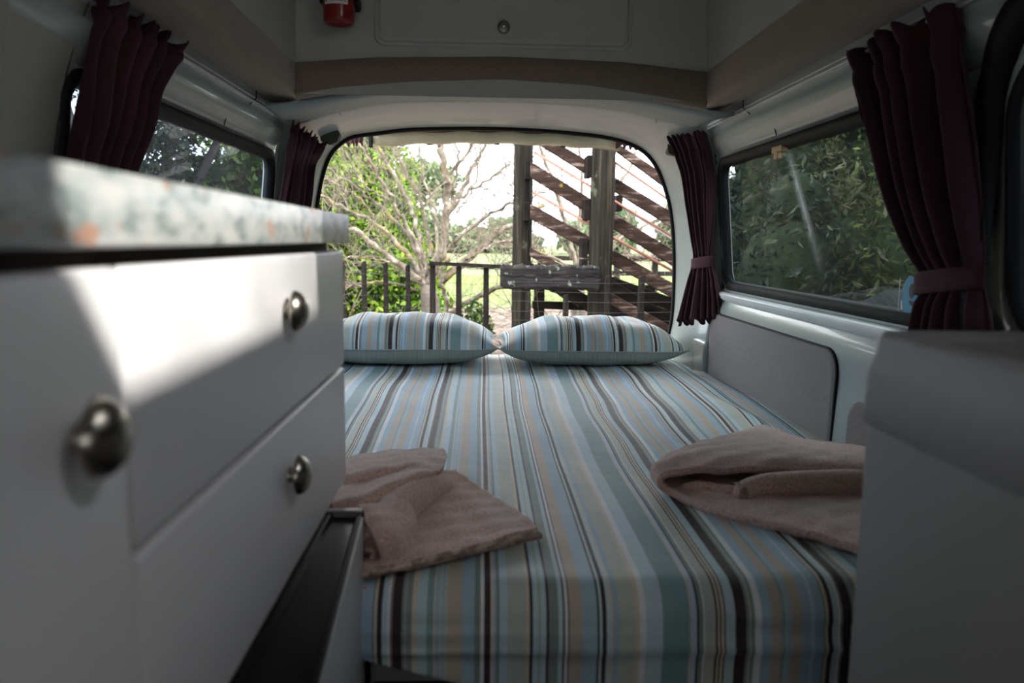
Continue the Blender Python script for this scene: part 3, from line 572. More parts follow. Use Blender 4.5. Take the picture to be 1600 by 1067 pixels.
# the rolled middle fold
def roll(path, rad, n=20, turns=1.0):
    pts = catmull([tuple(p) for p in path], 26); rs = np.interp(np.linspace(0, 1, 26), np.linspace(0, 1, len(rad)), rad); mb = MB()
    mb.tube([Vector(p) for p in pts], [float(r) for r in rs], n); return mb
mb = roll([T(704, 756, .024), T(674, 764, .032), T(640, 782, .036), T(616, 805, .034), T(600, 835, .030), T(592, 862, .026)], [.008, .024, .030, .030, .030, .028]); mb.obj('rolled_fold', M['towel'], tl, smooth=True)
mid = [[T(560, 800, .050), T(600, 795, .050), T(632, 792, .046)], [T(572, 825, .050), T(610, 822, .052), T(642, 815, .034)], [T(584, 848, .046), T(612, 845, .044), T(640, 838, .020)], [T(596, 880, .018), T(612, 876, .018), T(632, 866, .014)]]
mb = sheet_mb([mid]); solid(mb.obj('upper_fold', M['towel'], tl, smooth=True), .010, -1)
# spiral of the rolled end, seen past the fridge door
sp = MB(); c0 = Vector(T(577, 862, .026)); pts = []
for k in range(60):
    a = k/59*3.6*math.pi; r = .006+.0265*k/59; pts.append(c0+Vector((math.cos(a)*r*.9, math.sin(a)*r*.55-.014, math.sin(a)*r)))
sp.grid([[p+Vector((.004*math.sin(i*.2), dy, 0)) for i, p in enumerate(pts)] for dy in (-.012, .03)]); solid(sp.obj('rolled_end', M['towel'], tl, smooth=True), .005, 0)
hm = MB()
for off_ in (0, .0125):
    e = catmull([Vector(T(536, 908+off_*0, .004+off_))+Vector((0, off_*.8, 0)), Vector(T(640, 886, .004+off_))+Vector((0, off_*.8, 0)), Vector(T(740, 862, .004+off_))+Vector((0, off_*.8, 0)), Vector(T(845, 836, .005+off_*.6))+Vector((-off_*.4, off_*.6, 0))], 30); hm.tube([Vector(p) for p in e], .0052, 8)
hm.obj('hem', M['towel_hem'], tl, smooth=True)

tr_ = thing('towel', 'beige bath towel folded double beside the pale box', 'towel', tuple(PZ(1200, 780, ZB_)), 'two beige towels on the bed')
hi = [[T(1420, 890, .012), T(1300, 846, .013), T(1200, 822, .012), T(1110, 797, .012), T(1050, 771, .014), T(1032, 756, .030), T(1040, 742, .044), T(1075, 737, .048), T(1160, 735, .050), T(1270, 738, .046), T(1420, 744, .050)],
      [T(1420, 840, .016), T(1300, 808, .017), T(1200, 790, .016), T(1110, 772, .014), T(1044, 757, .012), T(1022, 746, .028), T(1030, 727, .050), T(1080, 715, .058), T(1160, 716, .060), T(1270, 721, .058), T(1420, 730, .060)],
      [T(1420, 800, .014), T(1310, 780, .014), T(1220, 765, .014), T(1130, 750, .014), T(1060, 742, .010), T(1034, 735, .026), T(1048, 713, .050), T(1095, 700, .056), T(1165, 700, .058), T(1275, 706, .056), T(1420, 716, .058)],
      [T(1420, 775, .010), T(1320, 760, .010), T(1240, 745, .010), T(1150, 735, .010), T(1090, 722, .008), T(1064, 716, .022), T(1082, 700, .040), T(1120, 688, .044), T(1180, 680, .042), T(1285, 698, .038), T(1420, 712, .038)],
      [T(1420, 760, .008), T(1330, 745, .008), T(1250, 728, .008), T(1180, 718, .008), T(1120, 708, .006), T(1100, 704, .014), T(1118, 692, .024), T(1150, 682, .028), T(1193, 669, .026), T(1260, 690, .018), T(1420, 708, .014)]]
hi = [list(r) for r in hi]; mb = sheet_mb([hi], n=60, m_=110); solid(mb.obj('outer_fold', M['towel'], tr_, smooth=True), .012, 0)
mb = roll([T(1150, 776, .022), T(1164, 766, .028), T(1200, 761, .030), T(1260, 758, .031), T(1330, 756, .031), T(1420, 755, .031)], [.008, .017, .0235, .0245, .025, .025]); mb.obj('rolled_fold', M['towel'], tr_, smooth=True)
inn = [[T(1070, 757, .022), T(1090, 752, .034), T(1120, 756, .030), T(1165, 760, .034)], [T(1066, 762, .018), T(1092, 766, .018), T(1125, 768, .022), T(1165, 771, .020)], [T(1080, 768, .014), T(1105, 771, .018), T(1130, 775, .014), T(1160, 778, .014)]]
mb = sheet_mb([inn], n=24, m_=30); solid(mb.obj('inner_fold', M['towel'], tr_, smooth=True), .006, 0)
hm = MB()
for k in range(9):
    a = Vector(T(1148+k*2.6, 778-k*.4, .0)); r = .0165
    hm.tube([Vector(T(1150+k*2.4, 772, .022)) + Vector((0, -math.cos(q)*.0165-.001, math.sin(q)*.0165+.002)) for q in np.linspace(-.5, 2.2, 8)], .0022, 5)
hm.obj('woven_band', M['towel_hem'], tr_, smooth=True)

# ================================================================== CURTAINS
def curtain(label, rows, nf, amp, nrm, tie=None, name='curtain', head=True, seed=0, n=150, group='maroon side curtains', thick=.003, cat='curtain'):
    # rows: (Left point, Right point, amplitude factor); tie: row index with the band
    rnd = random.Random(seed); L = catmull([r[0] for r in rows], 70); R = catmull([r[1] for r in rows], 70); A_ = catmull([(r[2], 0, 0) for r in rows], 70)[:, 0]
    ph = [rnd.uniform(0, 6.28) for _ in range(4)]; nr = Vector(nrm).normalized(); root = thing(name, label, cat, tuple((Vector(L[0])+Vector(R[0]))/2), group); mb = MB(); grid = []
    for i in range(70):
        t = i/69; row = []
        for j in range(n):
            a = j/(n-1); aw = a + .035*math.sin(a*9+ph[0]+t*1.5) + .02*math.sin(a*17+ph[1]-t*2)
            q = aw*nf*2*math.pi + ph[2] + .5*math.sin(t*3+a*5)
            q += .9*math.sin(a*4+t*6+ph[1])*(1-t)*(t > .06)*min(1, (t-.06)*8) if t > .06 else 0
            d = (math.sin(q) + .35*math.sin(2*q+ph[3]) + .25*math.sin(q*.37))*amp*max(.05, A_[i])
            if head: d += -amp*.22*math.exp(-((t-.06)/.02)**2) + amp*.2*math.exp(-((t-.11)/.03)**2)
            fray = 0
            if head and t < .09: d += .35*amp*math.sin(aw*nf*3.1*2*math.pi+1)*(1-t/.09); fray = .006*math.sin(aw*nf*3.1*2*math.pi)*(1-t/.09)
            p = Vector(L[i]).lerp(Vector(R[i]), a) + nr*d; p.z += fray + (.012*math.sin(q)*max(0, (t-.9)*10)); row.append(p)
        grid.append(row)
    mb.grid(grid); solid(mb.obj('fabric', M['curtain'], root, smooth=True), thick, 0)
    if head:
        hb = MB(); k = 5; hb.tube([p+nr*.002 for p in grid[k][::2]], .0022, 5); hb.obj('heading_tape', M['curtain'], root, smooth=True)
    if tie is not None:
        i = int(tie*69); c = (Vector(L[i])+Vector(R[i]))/2; hx = (Vector(R[i])-Vector(L[i])); w_ = hx.length/2+.007; hx.normalize(); tb = MB(); hh = .019
        tb.grid([[c+hx*(math.cos(q)*w_)+nr*(math.sin(q)*(amp*1.5*max(.3, A_[i])+.012))+Vector((0, 0, z+.006*math.cos(q))) for q in np.linspace(0, 2*math.pi, 36, endpoint=False)] for z in (-hh, -hh*.5, 0, hh*.5, hh)], True)
        solid(tb.obj('tieback', M['curtain'], root, smooth=True), .004, 1)
    return root
def V(px, py, x): return PX(px, py, x)
cr = curtain('large maroon velvet curtain tied back at the near end of the right window',
    [(V(1320, 92, .755), V(1482, 6, .742), 1.0), (V(1336, 150, .762), V(1498, 90, .755), .9), (V(1352, 210, .77), V(1508, 180, .765), 1), (V(1378, 300, .78), V(1518, 300, .775), 1), (V(1408, 380, .785), V(1526, 385, .785), .8), (V(1436, 440, .79), V(1530, 440, .79), .45), (V(1424, 480, .79), V(1534, 480, .79), .8), (V(1414, 540, .785), V(1540, 540, .785), 1.0), (V(1408, 600, .775), V(1546, 600, .775), 1.1)],
    5.5, .020, (-1, 0, 0), tie=.625, seed=3)
c2 = curtain('slim maroon curtain tied back in the right rear corner', 
    [(P(1043, 216, 2.76), P(1100, 206, 2.58), .9), (P(1062, 265, 2.76), P(1112, 262, 2.62), .8), (P(1072, 320, 2.79), P(1113, 320, 2.62), .8), (P(1080, 370, 2.77), P(1112, 370, 2.63), .7), (P(1083, 405, 2.76), P(1112, 405, 2.64), .4), (P(1074, 440, 2.74), P(1120, 438, 2.59), .8), (P(1064, 480, 2.72), P(1127, 475, 2.55), 1.1), (P(1058, 505, 2.70), P(1130, 500, 2.53), 1.2)],
    6, .015, (-.8, -.6, 0), tie=.60, seed=5)
c3 = curtain('large maroon curtain hanging at the near end of the left window',
    [(V(150, -8, -.635), V(274, 68, -.628), 1.0), (V(146, 50, -.645), V(262, 105, -.635), .9), (V(135, 110, -.655), V(240, 140, -.645), .9), (V(118, 180, -.665), V(228, 200, -.655), 1), (V(102, 245, -.675), V(204, 262, -.668), 1), (V(98, 290, -.675), V(190, 310, -.67), 1), (V(110, 340, -.675), V(180, 350, -.67), .6)],
    5.5, .018, (1, 0, 0), seed=8)
c4 = curtain('maroon curtain in the left rear corner above the counter end',
    [(P(455, 190, 2.55), P(509, 226, 2.72), .9), (P(450, 225, 2.55), P(503, 240, 2.72), .8), (P(445, 260, 2.60), P(492, 262, 2.78), .8), (P(438, 300, 2.60), P(487, 305, 2.77), .9), (P(432, 340, 2.60), P(482, 345, 2.76), .8), (P(440, 395, 2.61), P(475, 398, 2.75), .4), (P(430, 440, 2.60), P(484, 440, 2.75), 1)],
    5, .016, (.8, -.6, 0), seed=11)

# ================================================================== TAILGATE, raised
tg = thing('tailgate', 'raised cream tailgate seen along its lower edge above the opening', 'tailgate', (.07, 3.05, .47))
def tgx(Y, s): return .07 + s*(.60 if Y < 3.2 else .565)
mb = MB(); xx = np.linspace(-1, 1, 30)
def tz(Y, s): return interp(Y, [3.04, 3.3, 3.66], [.452, .466, .486]) - .022*s*s
mb.grid([[(tgx(Y, s), Y, tz(Y, s)+dz) for s in xx] for Y, dz in ((3.04, .06), (3.04, .012), (3.2, .012), (3.46, .008), (3.58, .004))]); mb.obj('inner_panel', M['tail_tan'], tg, smooth=True)
mb = MB(); mb.grid([[(tgx(Y, s), Y, tz(Y, s)+dz+.0035*math.sin(s*17)) for s in xx] for Y, dz in ((3.55, .004), (3.565, -.030), (3.60, -.036), (3.68, -.034), (3.70, -.018), (3.70, .05), (3.3, .09), (3.04, .10), (3.04, .06))]); solid(mb.obj('lower_lip', M['tail_cream'], tg, smooth=True), .006)
for s in (-.55, .0, .55):
    mb = MB(); x = tgx(3.6, s); z = tz(3.6, s)-.036; mb.box((x-.012, 3.64, z-.006), (x+.012, 3.67, z+.006), .002); mb.obj('clip', M['rubber'], tg)
mb = MB(); q = P(579, 226, 3.55); mb.box((q.x-.008, 3.54, q.z-.012), (q.x+.008, 3.57, .46), .003); mb.obj('buffer', M['rubber'], tg)
for k, (x0, x1) in enumerate(((536, 566), (963, 1006))):
    a, b = P(x0, 212 if k == 0 else 210, 3.5), P(x1, 208 if k == 0 else 214, 3.5); za = P(x0, 225 if k == 0 else 228, 3.5).z; zb = P(x1, 224 if k == 0 else 231, 3.5).z
    curtain('short gathered maroon curtain end hanging at the %s of the raised tailgate' % ('left' if k == 0 else 'right'), [((a.x, 3.5, a.z+.05), (b.x, 3.5, a.z+.05), .6), ((a.x, 3.5, (za+a.z)/2), (b.x, 3.5, (zb+b.z)/2), .9), ((a.x, 3.5, za), (b.x, 3.5, zb), 1)], 4, .010, (0, -1, 0), head=False, seed=20+k, n=60, group='tailgate curtain ends')

# ================================================================== ROOF LOCKER DOOR, EXTINGUISHER
lk = thing('roof_locker_door', 'pale panelled locker door with a round knob in the roof bulkhead', 'cupboard door', (.06, YB, .7))
lx0, lx1, lz0, lz1 = -.292, .414, .541, .98
def rloop(x0, x1, z0, z1, r, y): return [(u, y, v) for u, v in rrect(x0, x1, z0, z1, r, 6)]
mb = MB(); mb.grid([rloop(lx0-.008, lx1+.008, lz0-.008, lz1, .03, YB+.002), rloop(lx0-.006, lx1+.006, lz0-.006, lz1, .03, YB-.004), rloop(lx0, lx1, lz0, lz1, .026, YB-.006), rloop(lx0+.004, lx1-.004, lz0+.004, lz1-.004, .024, YB-.004), rloop(lx0+.007, lx1-.007, lz0+.007, lz1-.007, .022, YB-.010), rloop(lx0+.012, lx1-.012, lz0+.012, lz1-.012, .02, YB-.013)], True)
b = len(mb.v)-28; mb.f.append([b+i for i in range(28)]); mb.mi.append(0); lkd = mb.obj('panel', M['roof'], lk, smooth=False)
kp = P(787, 43, YB-.013); mb = MB(); mb.lathe([(.0001, .020), (.008, .0195), (.010, .016), (.0115, .016), (.013, .012), (.017, .009), (.0175, .003), (.0175, 0)], kp, (0, -1, 0), 28); mb.obj('knob', M['nickel'], lk, smooth=True)
ec = P(530, 36, 2.16); fe = thing('fire_extinguisher', 'small red fire extinguisher with a white label on the roof bulkhead', 'fire extinguisher', (ec.x, 2.16, ec.z))
R_ = .0415; mb = MB(); mb.lathe([(.0001, .006), (R_*.8, .004), (R_*.86, .0), (R_*.98, .005), (R_, .012), (R_, .30), (R_*.9, .325), (R_*.5, .345), (.014, .35), (.014, .375), (.0001, .375)], (ec.x, 2.16, ec.z-.002), (0, 0, 1), 40); mb.obj('cylinder', M['red'], fe, smooth=True)
def wrap(a0, a1, z0, z1, r, n=14): return [[(ec.x+math.sin(lerp(a0, a1, i/n))*r, 2.16-math.cos(lerp(a0, a1, i/n))*r, z) for i in range(n+1)] for z in (z0, z1)]
mb = MB(); mb.grid(wrap(-.85, .75, ec.z+.038, ec.z+.16, R_+.0008)); lb = mb.obj('label_sticker', M['paper'], fe, smooth=True)
mb = MB(); mb.grid(wrap(-.8, -.45, ec.z+.052, ec.z+.066, R_+.0016, 4)); mb.grid(wrap(-.42, -.25, ec.z+.055, ec.z+.063, R_+.0016, 3)); mb.grid(wrap(-.72, -.62, ec.z+.044, ec.z+.05, R_+.0016, 3)); mb.obj('print', M['ink'], lb)
mb = MB()
for z in (.045, .051, .059): mb.grid(wrap(-.4, .68, ec.z+z, ec.z+z+.0022, R_+.0016))
mb.obj('print', M['ink_red'], lb)
mb = MB(); mb.box((ec.x-.045, 2.19, ec.z+.05), (ec.x+.045, YB, ec.z+.075), .003); mb.box((ec.x-.05, 2.15, ec.z+.05), (ec.x-.0425, 2.22, ec.z+.072), .002); mb.box((ec.x+.0425, 2.15, ec.z+.05), (ec.x+.05, 2.22, ec.z+.072), .002); mb.obj('bracket', M['rubber'], fe)
mb = MB(); mb.box((ec.x-.012, 2.08, ec.z+.375), (ec.x+.012, 2.19, ec.z+.39), .003); mb.obj('handle', M['black_matte'], fe)

# ================================================================== OUTSIDE: stock loading ramp
GZ = -1.4
rampo = thing('loading_ramp', 'weathered timber stock loading ramp of sloping boards and pipes between round posts', 'loading ramp', (1.2, 7.3, GZ))
def poleobj(x0, x1, ptop, Y, zt):
    a = P(x0, 350, Y); b = P(x1, 350, Y); r = (b.x-a.x)/2; cx = (a.x+b.x)/2; mb = MB(); hs = np.linspace(GZ-.1, zt, 16); n_ = 18; rws = []
    for h in hs: rws.append([(cx+math.cos(q)*r*(1+.05*math.sin(3*q+h*1.3)+.03*math.sin(7*q+h*5)), Y+r+math.sin(q)*r, h) for q in np.linspace(0, 2*math.pi, n_, endpoint=False)])
    mb.grid(rws, True); b_ = len(mb.v)-n_; mb.f.append([b_+i for i in range(n_)]); mb.mi.append(0); return mb.obj('post', M['pole'], rampo, smooth=True), cx, r
poleobj(802, 832, 0, 7.45, 1.9); poleobj(924, 962, 0, 6.95, 1.9); 
Yb = 7.25
def board(l0, l1, r0, r1, Y=Yb, th=.045, mat='board', name='board'):    # corners in order left top, left bottom, right top, right bottom
    p = [P(*l1, Y), P(*r1, Y), P(*r0, Y), P(*l0, Y)]; q = [Vector((v.x, v.y+th, v.z)) for v in p]
    mb = MB(); mb.add(p+q, [(0, 1, 2, 3), (7, 6, 5, 4), (0, 4, 5, 1), (1, 5, 6, 2), (2, 6, 7, 3), (3, 7, 4, 0)]); return bevel(mb.obj(name, M[mat], rampo), .006, 1)
def ext(a, b, x): return (x, a[1]+(b[1]-a[1])*(x-a[0])/(b[0]-a[0]))
XE = 1130
for i, (lt, lb_, rt_, rb_) in enumerate((((900, 180), (900, 190), (1050, 280), (1050, 301)), ((840, 204), (838, 223), (1060, 337), (1060, 362)), ((829, 252), (829, 277), (1060, 396), (1060, 421)), ((829, 318), (829, 342), (1058, 446), (1058, 470)), ((828, 386), (828, 400), (1058, 515), (1058, 540)))):
    board(lt, lb_, ext(lt, rt_, XE), ext(lb_, rb_, XE))
board((826, 408), (826, 430), (1130, 585), (1130, 610), 7.3, mat='board_dark')
def pipe(a, b, r, mat, Y=7.2, nm='pipe'): mb = MB(); mb.tube([P(*a, Y), P(*b, Y)], r, 10); return mb.obj(nm, M[mat], rampo, smooth=True)
pipe((834, 237), ext((834, 237), (1056, 373), XE), .012, 'pipe_rust'); pipe((832, 300), ext((834, 301), (1056, 426), XE), .013, 'pipe_rust'); pipe((900, 211), ext((965, 252), (1056, 318), XE), .011, 'pipe_rust'); pipe((962, 316), ext((962, 317), (1056, 376), XE), .017, 'pipe_white', 7.35)
for (x, y0, y1, Y) in ((825, 252, 280, 7.42), (823, 316, 345, 7.42), (921, 243, 277, 7.15), (917, 312, 344, 7.15), (913, 372, 403, 7.15), (913, 405, 425, 7.15), (967, 305, 330, 7.35)):
    a, b = P(x-5, y1, Y-.06), P(x+5, y0, Y-.06); mb = MB(); mb.box((a.x, Y-.10, a.z), (b.x, Y+.12, b.z), .006); mb.obj('cleat', M['board_dark'], rampo)
# far side of the ramp, deck and legs
for k in range(14):
    a = P(850+k*21, 428+k*12, 7.5); mb = MB(); mb.box((a.x-.065, 7.4, a.z-.10), (a.x+.065, 8.9, a.z-.06), .004); mb.obj('deck_plank', M['board_dark'], rampo)
for px in (845, 1020):
    for Y in (8.95,):
        a = P(px, 350, Y); mb = MB(); mb.box((a.x-.06, Y, GZ-.05), (a.x+.06, Y+.12, -.5), .01); mb.obj('leg', M['board_dark'], rampo)
for k in range(5): board((945, 428+k*23), (945, 450+k*23), (1150, 500+k*20), (1150, 521+k*20), 8.3, mat='board_dark')
for k in range(5): board((955, 436+k*21), (955, 456+k*21), (1150, 556+k*21), (1150, 576+k*21), 8.15, mat='board_dark')
board((832, 470), (832, 482), (965, 474), (965, 487), 8.4, mat='board_dark')
mb = MB(); a, b = P(782, 432, 6.75), P(940, 434, 6.75); hz = .118; n_ = 40; rws = []
for i in range(n_+1):
    t = i/n_; x = lerp(a.x, b.x, t); z = lerp(a.z, b.z, t)-.006; e = min(1, min(t, 1-t)*26+.72); w_ = .105*e; nz = .008*math.sin(t*37)+.006*math.sin(t*91)
    rws.append([(x, 6.85+w_*sy, z+sz*w_+nz*(1 if sz > 0 else .4)+(.016 if sz == .05 else 0)) for sy, sz in ((-.9, -1), (-1, -.8), (-1, -.2), (-.93, .0), (-.9, .05), (-1, .12), (-1, .8), (-.85, 1), (.9, 1), (1, .8), (1, -.8), (.9, -1))])
mb.grid(rws, True)
for s_ in (0, n_*12): mb.f.append([s_+i for i in range(12)]); mb.mi.append(0)
mb.obj('crossbeam', M['beam'], rampo)
# fences
fn = thing('wire_fence', 'wire fence with rough split pickets in front of the green bush', 'fence', (P(600, 450, 8).x, 8, GZ))
def picket(px, py, Y, wpx, par, lean=0, nm='picket', x=None):
    a = P(px, py, Y); w_ = wpx*Y/F/2; mb = MB(); mb.hexa([(a.x-w_+lean, Y, GZ-.05), (a.x+w_+lean, Y, GZ-.05), (a.x+w_+lean, Y+.05, GZ-.05), (a.x-w_+lean, Y+.05, GZ-.05), (a.x-w_*.9, Y, a.z), (a.x+w_*.8, Y, a.z+.02), (a.x+w_*.8, Y+.05, a.z+.01), (a.x-w_*.9, Y+.05, a.z)]); return bevel(mb.obj(nm, M['picket'], par), .006, 1)
for px, py in ((534, 410), (568, 410), (602, 412), (637, 415)): picket(px, py, 8, 8, fn, .01)
def wires(par, x0, x1, ys_, Y, r=.0018):
    for y in ys_: mb = MB(); mb.tube([P(x0, y, Y), P((x0+x1)/2, y+3, Y), P(x1, y+1, Y)], r, 5); mb.obj('wire', M['wire'], par)
wires(fn, 500, 675, (425, 441, 459, 478), 7.98)
fg = thing('fence_panel', 'dark wooden fence panel with a top rail under the bare tree', 'fence', (P(720, 450, 7.9).x, 7.9, GZ))
for px, py, w_ in ((676, 411, 10), (717, 417, 10), (760, 418, 10)): picket(px, py, 7.9, w_, fg)
mb = MB(); a, b = P(671, 411, 7.88), P(800, 417, 7.88); mb.hexa([(a.x, 7.84, a.z-.018), (b.x, 7.84, b.z-.02), (b.x, 7.89, b.z-.02), (a.x, 7.89, a.z-.018), (a.x, 7.84, a.z+.018), (b.x, 7.84, b.z+.018), (b.x, 7.89, b.z+.018), (a.x, 7.89, a.z+.018)]); mb.obj('top_rail', M['picket'], fg)
wires(fg, 676, 800, (441, 460, 480), 7.92)
f3 = thing('wire_fence', 'wire fence with dark pickets in front of the loading ramp', 'fence', (P(950, 450, 6.6).x, 6.6, GZ))
for px, py, w_ in ((885, 462, 10), (951, 432, 9), (1004, 432, 11), (826, 458, 9)): picket(px, py, 6.6, w_, f3)
wires(f3, 800, 1110, (440, 455, 470, 486, 500), 6.58)
ff = thing('rail_fence', 'far timber rail fence beyond the loading ramp', 'fence', (3, 15, GZ))
for k in range(5):
    a = P(845+k*60, 400, 16); mb = MB(); mb.box((a.x-.06, 16, GZ-.05), (a.x+.06, 16.12, -.25), .01); mb.obj('post', M['picket'], ff)
for z in (-.35, -.65, -.95): mb = MB(); a = P(840, 400, 16); b = P(1100, 400, 16); mb.box((a.x, 15.95, z-.05), (b.x, 16, z+.05)); mb.obj('rail', M['picket'], ff)

# ================================================================== trees
def leaves(name, C_, size, mat, parent, aspect=.5, up_bias=.0, seed=1, kind='stuff', clump=0):
    r = np.random.default_rng(seed); n_ = len(C_); d = r.normal(size=(n_, 3)); d /= np.linalg.norm(d, axis=1)[:, None]; e = r.normal(size=(n_, 3)); e[:, 2] += up_bias
    e -= d*(e*d).sum(1)[:, None]; e /= np.linalg.norm(e, axis=1)[:, None]; s = size*r.uniform(.6, 1.3, n_)[:, None]; v = np.empty((n_, 4, 3)); nn = np.cross(d, e)
    v[:, 0] = C_-d*s; v[:, 1] = C_-e*s*aspect+nn*s*.12; v[:, 2] = C_+d*s; v[:, 3] = C_+e*s*aspect+nn*s*.12
    off = np.zeros(3); o_ = parent
    while o_ is not None: off += np.array(o_.location); o_ = o_.parent
    v = v.reshape(-1, 3)-off; me = bpy.data.meshes.new(name); me.vertices.add(len(v)); me.vertices.foreach_set('co', v.ravel()); me.loops.add(len(v)); me.polygons.add(n_)
    me.loops.foreach_set('vertex_index', np.arange(len(v), dtype=np.int32)); me.polygons.foreach_set('loop_start', np.arange(0, len(v), 4, dtype=np.int32)); me.polygons.foreach_set('loop_total', np.full(n_, 4, dtype=np.int32)); me.update(calc_edges=True)
    at = me.attributes.new('rnd', 'FLOAT', 'POINT'); at.data.foreach_set('value', np.repeat(r.uniform(0, 1, n_), 4).astype(np.float32)); me.materials.append(mat)
    o = bpy.data.objects.new(name, me); COL.objects.link(o); o.parent = parent; o['kind'] = kind; return o
def blob_pts(n_, blobs, seed, shell=.55):
    r = np.random.default_rng(seed); vol = np.array([b[3]*b[4]*b[5] for b in blobs])**.7; idx = r.choice(len(blobs), n_, p=vol/vol.sum()); B_ = np.array(blobs)[idx]
    d = r.normal(size=(n_, 3)); d /= np.linalg.norm(d, axis=1)[:, None]; rr = r.uniform(shell, 1.05, n_)**.6; rr *= 1+.12*np.sin(d[:, 0]*9+idx)+.1*np.sin(d[:, 2]*11+idx*2)
    return B_[:, :3]+d*rr[:, None]*B_[:, 3:]
def core(name, blobs, parent, k=.72, mat='core'):  # added dark blobs: shade inside the foliage as colour, and they block light
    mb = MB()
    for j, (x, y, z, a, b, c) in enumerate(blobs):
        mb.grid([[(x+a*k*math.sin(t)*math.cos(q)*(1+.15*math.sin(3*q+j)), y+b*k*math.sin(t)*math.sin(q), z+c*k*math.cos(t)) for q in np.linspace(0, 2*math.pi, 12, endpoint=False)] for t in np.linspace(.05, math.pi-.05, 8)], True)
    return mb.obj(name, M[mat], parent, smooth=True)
def twigs(mb, p, d, L, r, depth, rnd):
    n_ = 4; pts = [p]; q = d.normalized(); v = p
    for i in range(n_):
        q = (q + Vector((rnd.gauss(0, .16), rnd.gauss(0, .16), rnd.gauss(.05, .14)))).normalized(); v = v+q*L/n_; pts.append(v)
    mb.tube(pts, [r*(1-.8*i/n_) for i in range(n_+1)], 4 if depth < 1 else 5, False)
    if depth > 0:
        for k in range(rnd.randint(3, 5)):
            i = rnd.randint(1, n_); a = (pts[i]-pts[i-1]).normalized(); s = Vector((rnd.gauss(0, 1), rnd.gauss(0, 1), rnd.gauss(.3, 1))).normalized()
            twigs(mb, pts[i], (a+s*.75).normalized(), L*rnd.uniform(.45, .7), r*.55, depth-1, rnd)
def baretree(label, limbs, Y, seed, base, ntw=9, twl=.8, tr_r=.17):
    root = thing('bare_tree', label, 'tree', (base.x, base.y, GZ), None); rnd = random.Random(seed); allp = []
    mb = MB(); top = P(limbs[0][0][0][0], limbs[0][0][0][1], Y); mb.tube([Vector((base.x, base.y, GZ-.1)), Vector((base.x, base.y, GZ+.2)), base.lerp(top, .5)+Vector((0, 0, -.1)), top], [tr_r*1.3, tr_r*1.05, tr_r, tr_r*.8], 12); mb.obj('trunk', M['trunk'], root, smooth=True)
    tw = MB()
    for pts, w0, w1, dy in limbs:
        k = len(pts); pp = [P(x, y, Y+dy*i/(k-1)) for i, (x, y) in enumerate(pts)]; cc = catmull(pp, 5*k); cc = [Vector(c)+Vector((rnd.gauss(0, .012), rnd.gauss(0, .012), rnd.gauss(0, .012))) for c in cc]
        mb = MB(); mb.tube(cc, [lerp(w0, w1, i/(len(cc)-1))*Y/F/2 for i in range(len(cc))], 8); mb.obj('branch', M['bark'], root, smooth=True)
        for i in range(ntw):
            j = rnd.randint(int(len(cc)*.25), len(cc)-1); a = (cc[j]-cc[j-1]).normalized(); s = Vector((rnd.gauss(0, 1), rnd.gauss(0, .7), rnd.gauss(.3, .8))).normalized()
            twigs(tw, cc[j], (a*.8+s).normalized(), twl*rnd.uniform(.5, 1.1), .0062*Y/9, 2, rnd)
    o = tw.obj('twigs', M['twig'], root); o['kind'] = 'stuff'; return root
baretree('large bare spreading tree with pale lichened branches behind the fence', [
    ([(668, 445), (690, 390), (698, 330), (697, 285), (690, 240), (684, 205), (680, 150)], 15, 8, -.3),
    ([(700, 335), (724, 292), (745, 250), (762, 215), (775, 160)], 8, 4, .4),
    ([(690, 440), (735, 400), (772, 368), (805, 348), (850, 320)], 13, 7, .3),
    ([(668, 440), (625, 385), (592, 352), (550, 330), (490, 300)], 9, 3, -.5),
    ([(666, 445), (640, 425), (600, 395), (552, 360), (500, 350)], 11, 5, -.8),
    ([(668, 430), (655, 370), (640, 320), (620, 280), (592, 235), (575, 190)], 9, 4, .5),
    ([(674, 405), (665, 340), (650, 295), (628, 255), (600, 215)], 8, 4, .9),
    ([(700, 335), (722, 308), (760, 282), (812, 245)], 6, 3, .2),
    ([(672, 425), (620, 350), (565, 300), (510, 262)], 7, 3, .3),
    ([(690, 400), (740, 350), (790, 322), (850, 300)], 7, 3, -.2),
    ([(660, 430), (610, 410), (560, 402), (530, 400)], 5, 2, -.3),
    ([(700, 330), (716, 260), (712, 210), (716, 160)], 5, 2, .2),
    ([(690, 500), (735, 470), (790, 445), (830, 440)], 9, 7, -.2),
    ([(640, 420), (580, 380), (520, 340), (480, 325)], 5, 2, .1),
    ([(664, 440), (648, 380), (612, 310), (585, 262), (560, 225)], 7, 3, -.4),
    ([(676, 430), (683, 370), (676, 320), (660, 270), (655, 215)], 6, 2.5, .5),
    ([(697, 300), (706, 270), (735, 230), (740, 190)], 7, 3, -.2),
    ([(712, 330), (730, 310), (748, 262), (750, 215)], 4, 2, .1),
    ([(690, 440), (720, 420), (775, 415), (830, 405)], 6, 3, -.3),
    ([(730, 405), (770, 380), (800, 375), (850, 372)], 5, 2, .3),
    ([(655, 455), (600, 440), (560, 445), (530, 450)], 4, 2, -.5),
    ([(680, 500), (700, 480), (690, 440), (700, 400)], 8, 6, -.5),
    ([(590, 350), (560, 310), (520, 285), (495, 280)], 4, 2, -.4),
    ([(612, 315), (570, 290), (540, 240), (520, 225)], 4, 2, .2),
    ], 9.2, 4, Vector(P(676, 470, 9.2)), ntw=9, twl=.8, tr_r=.11)
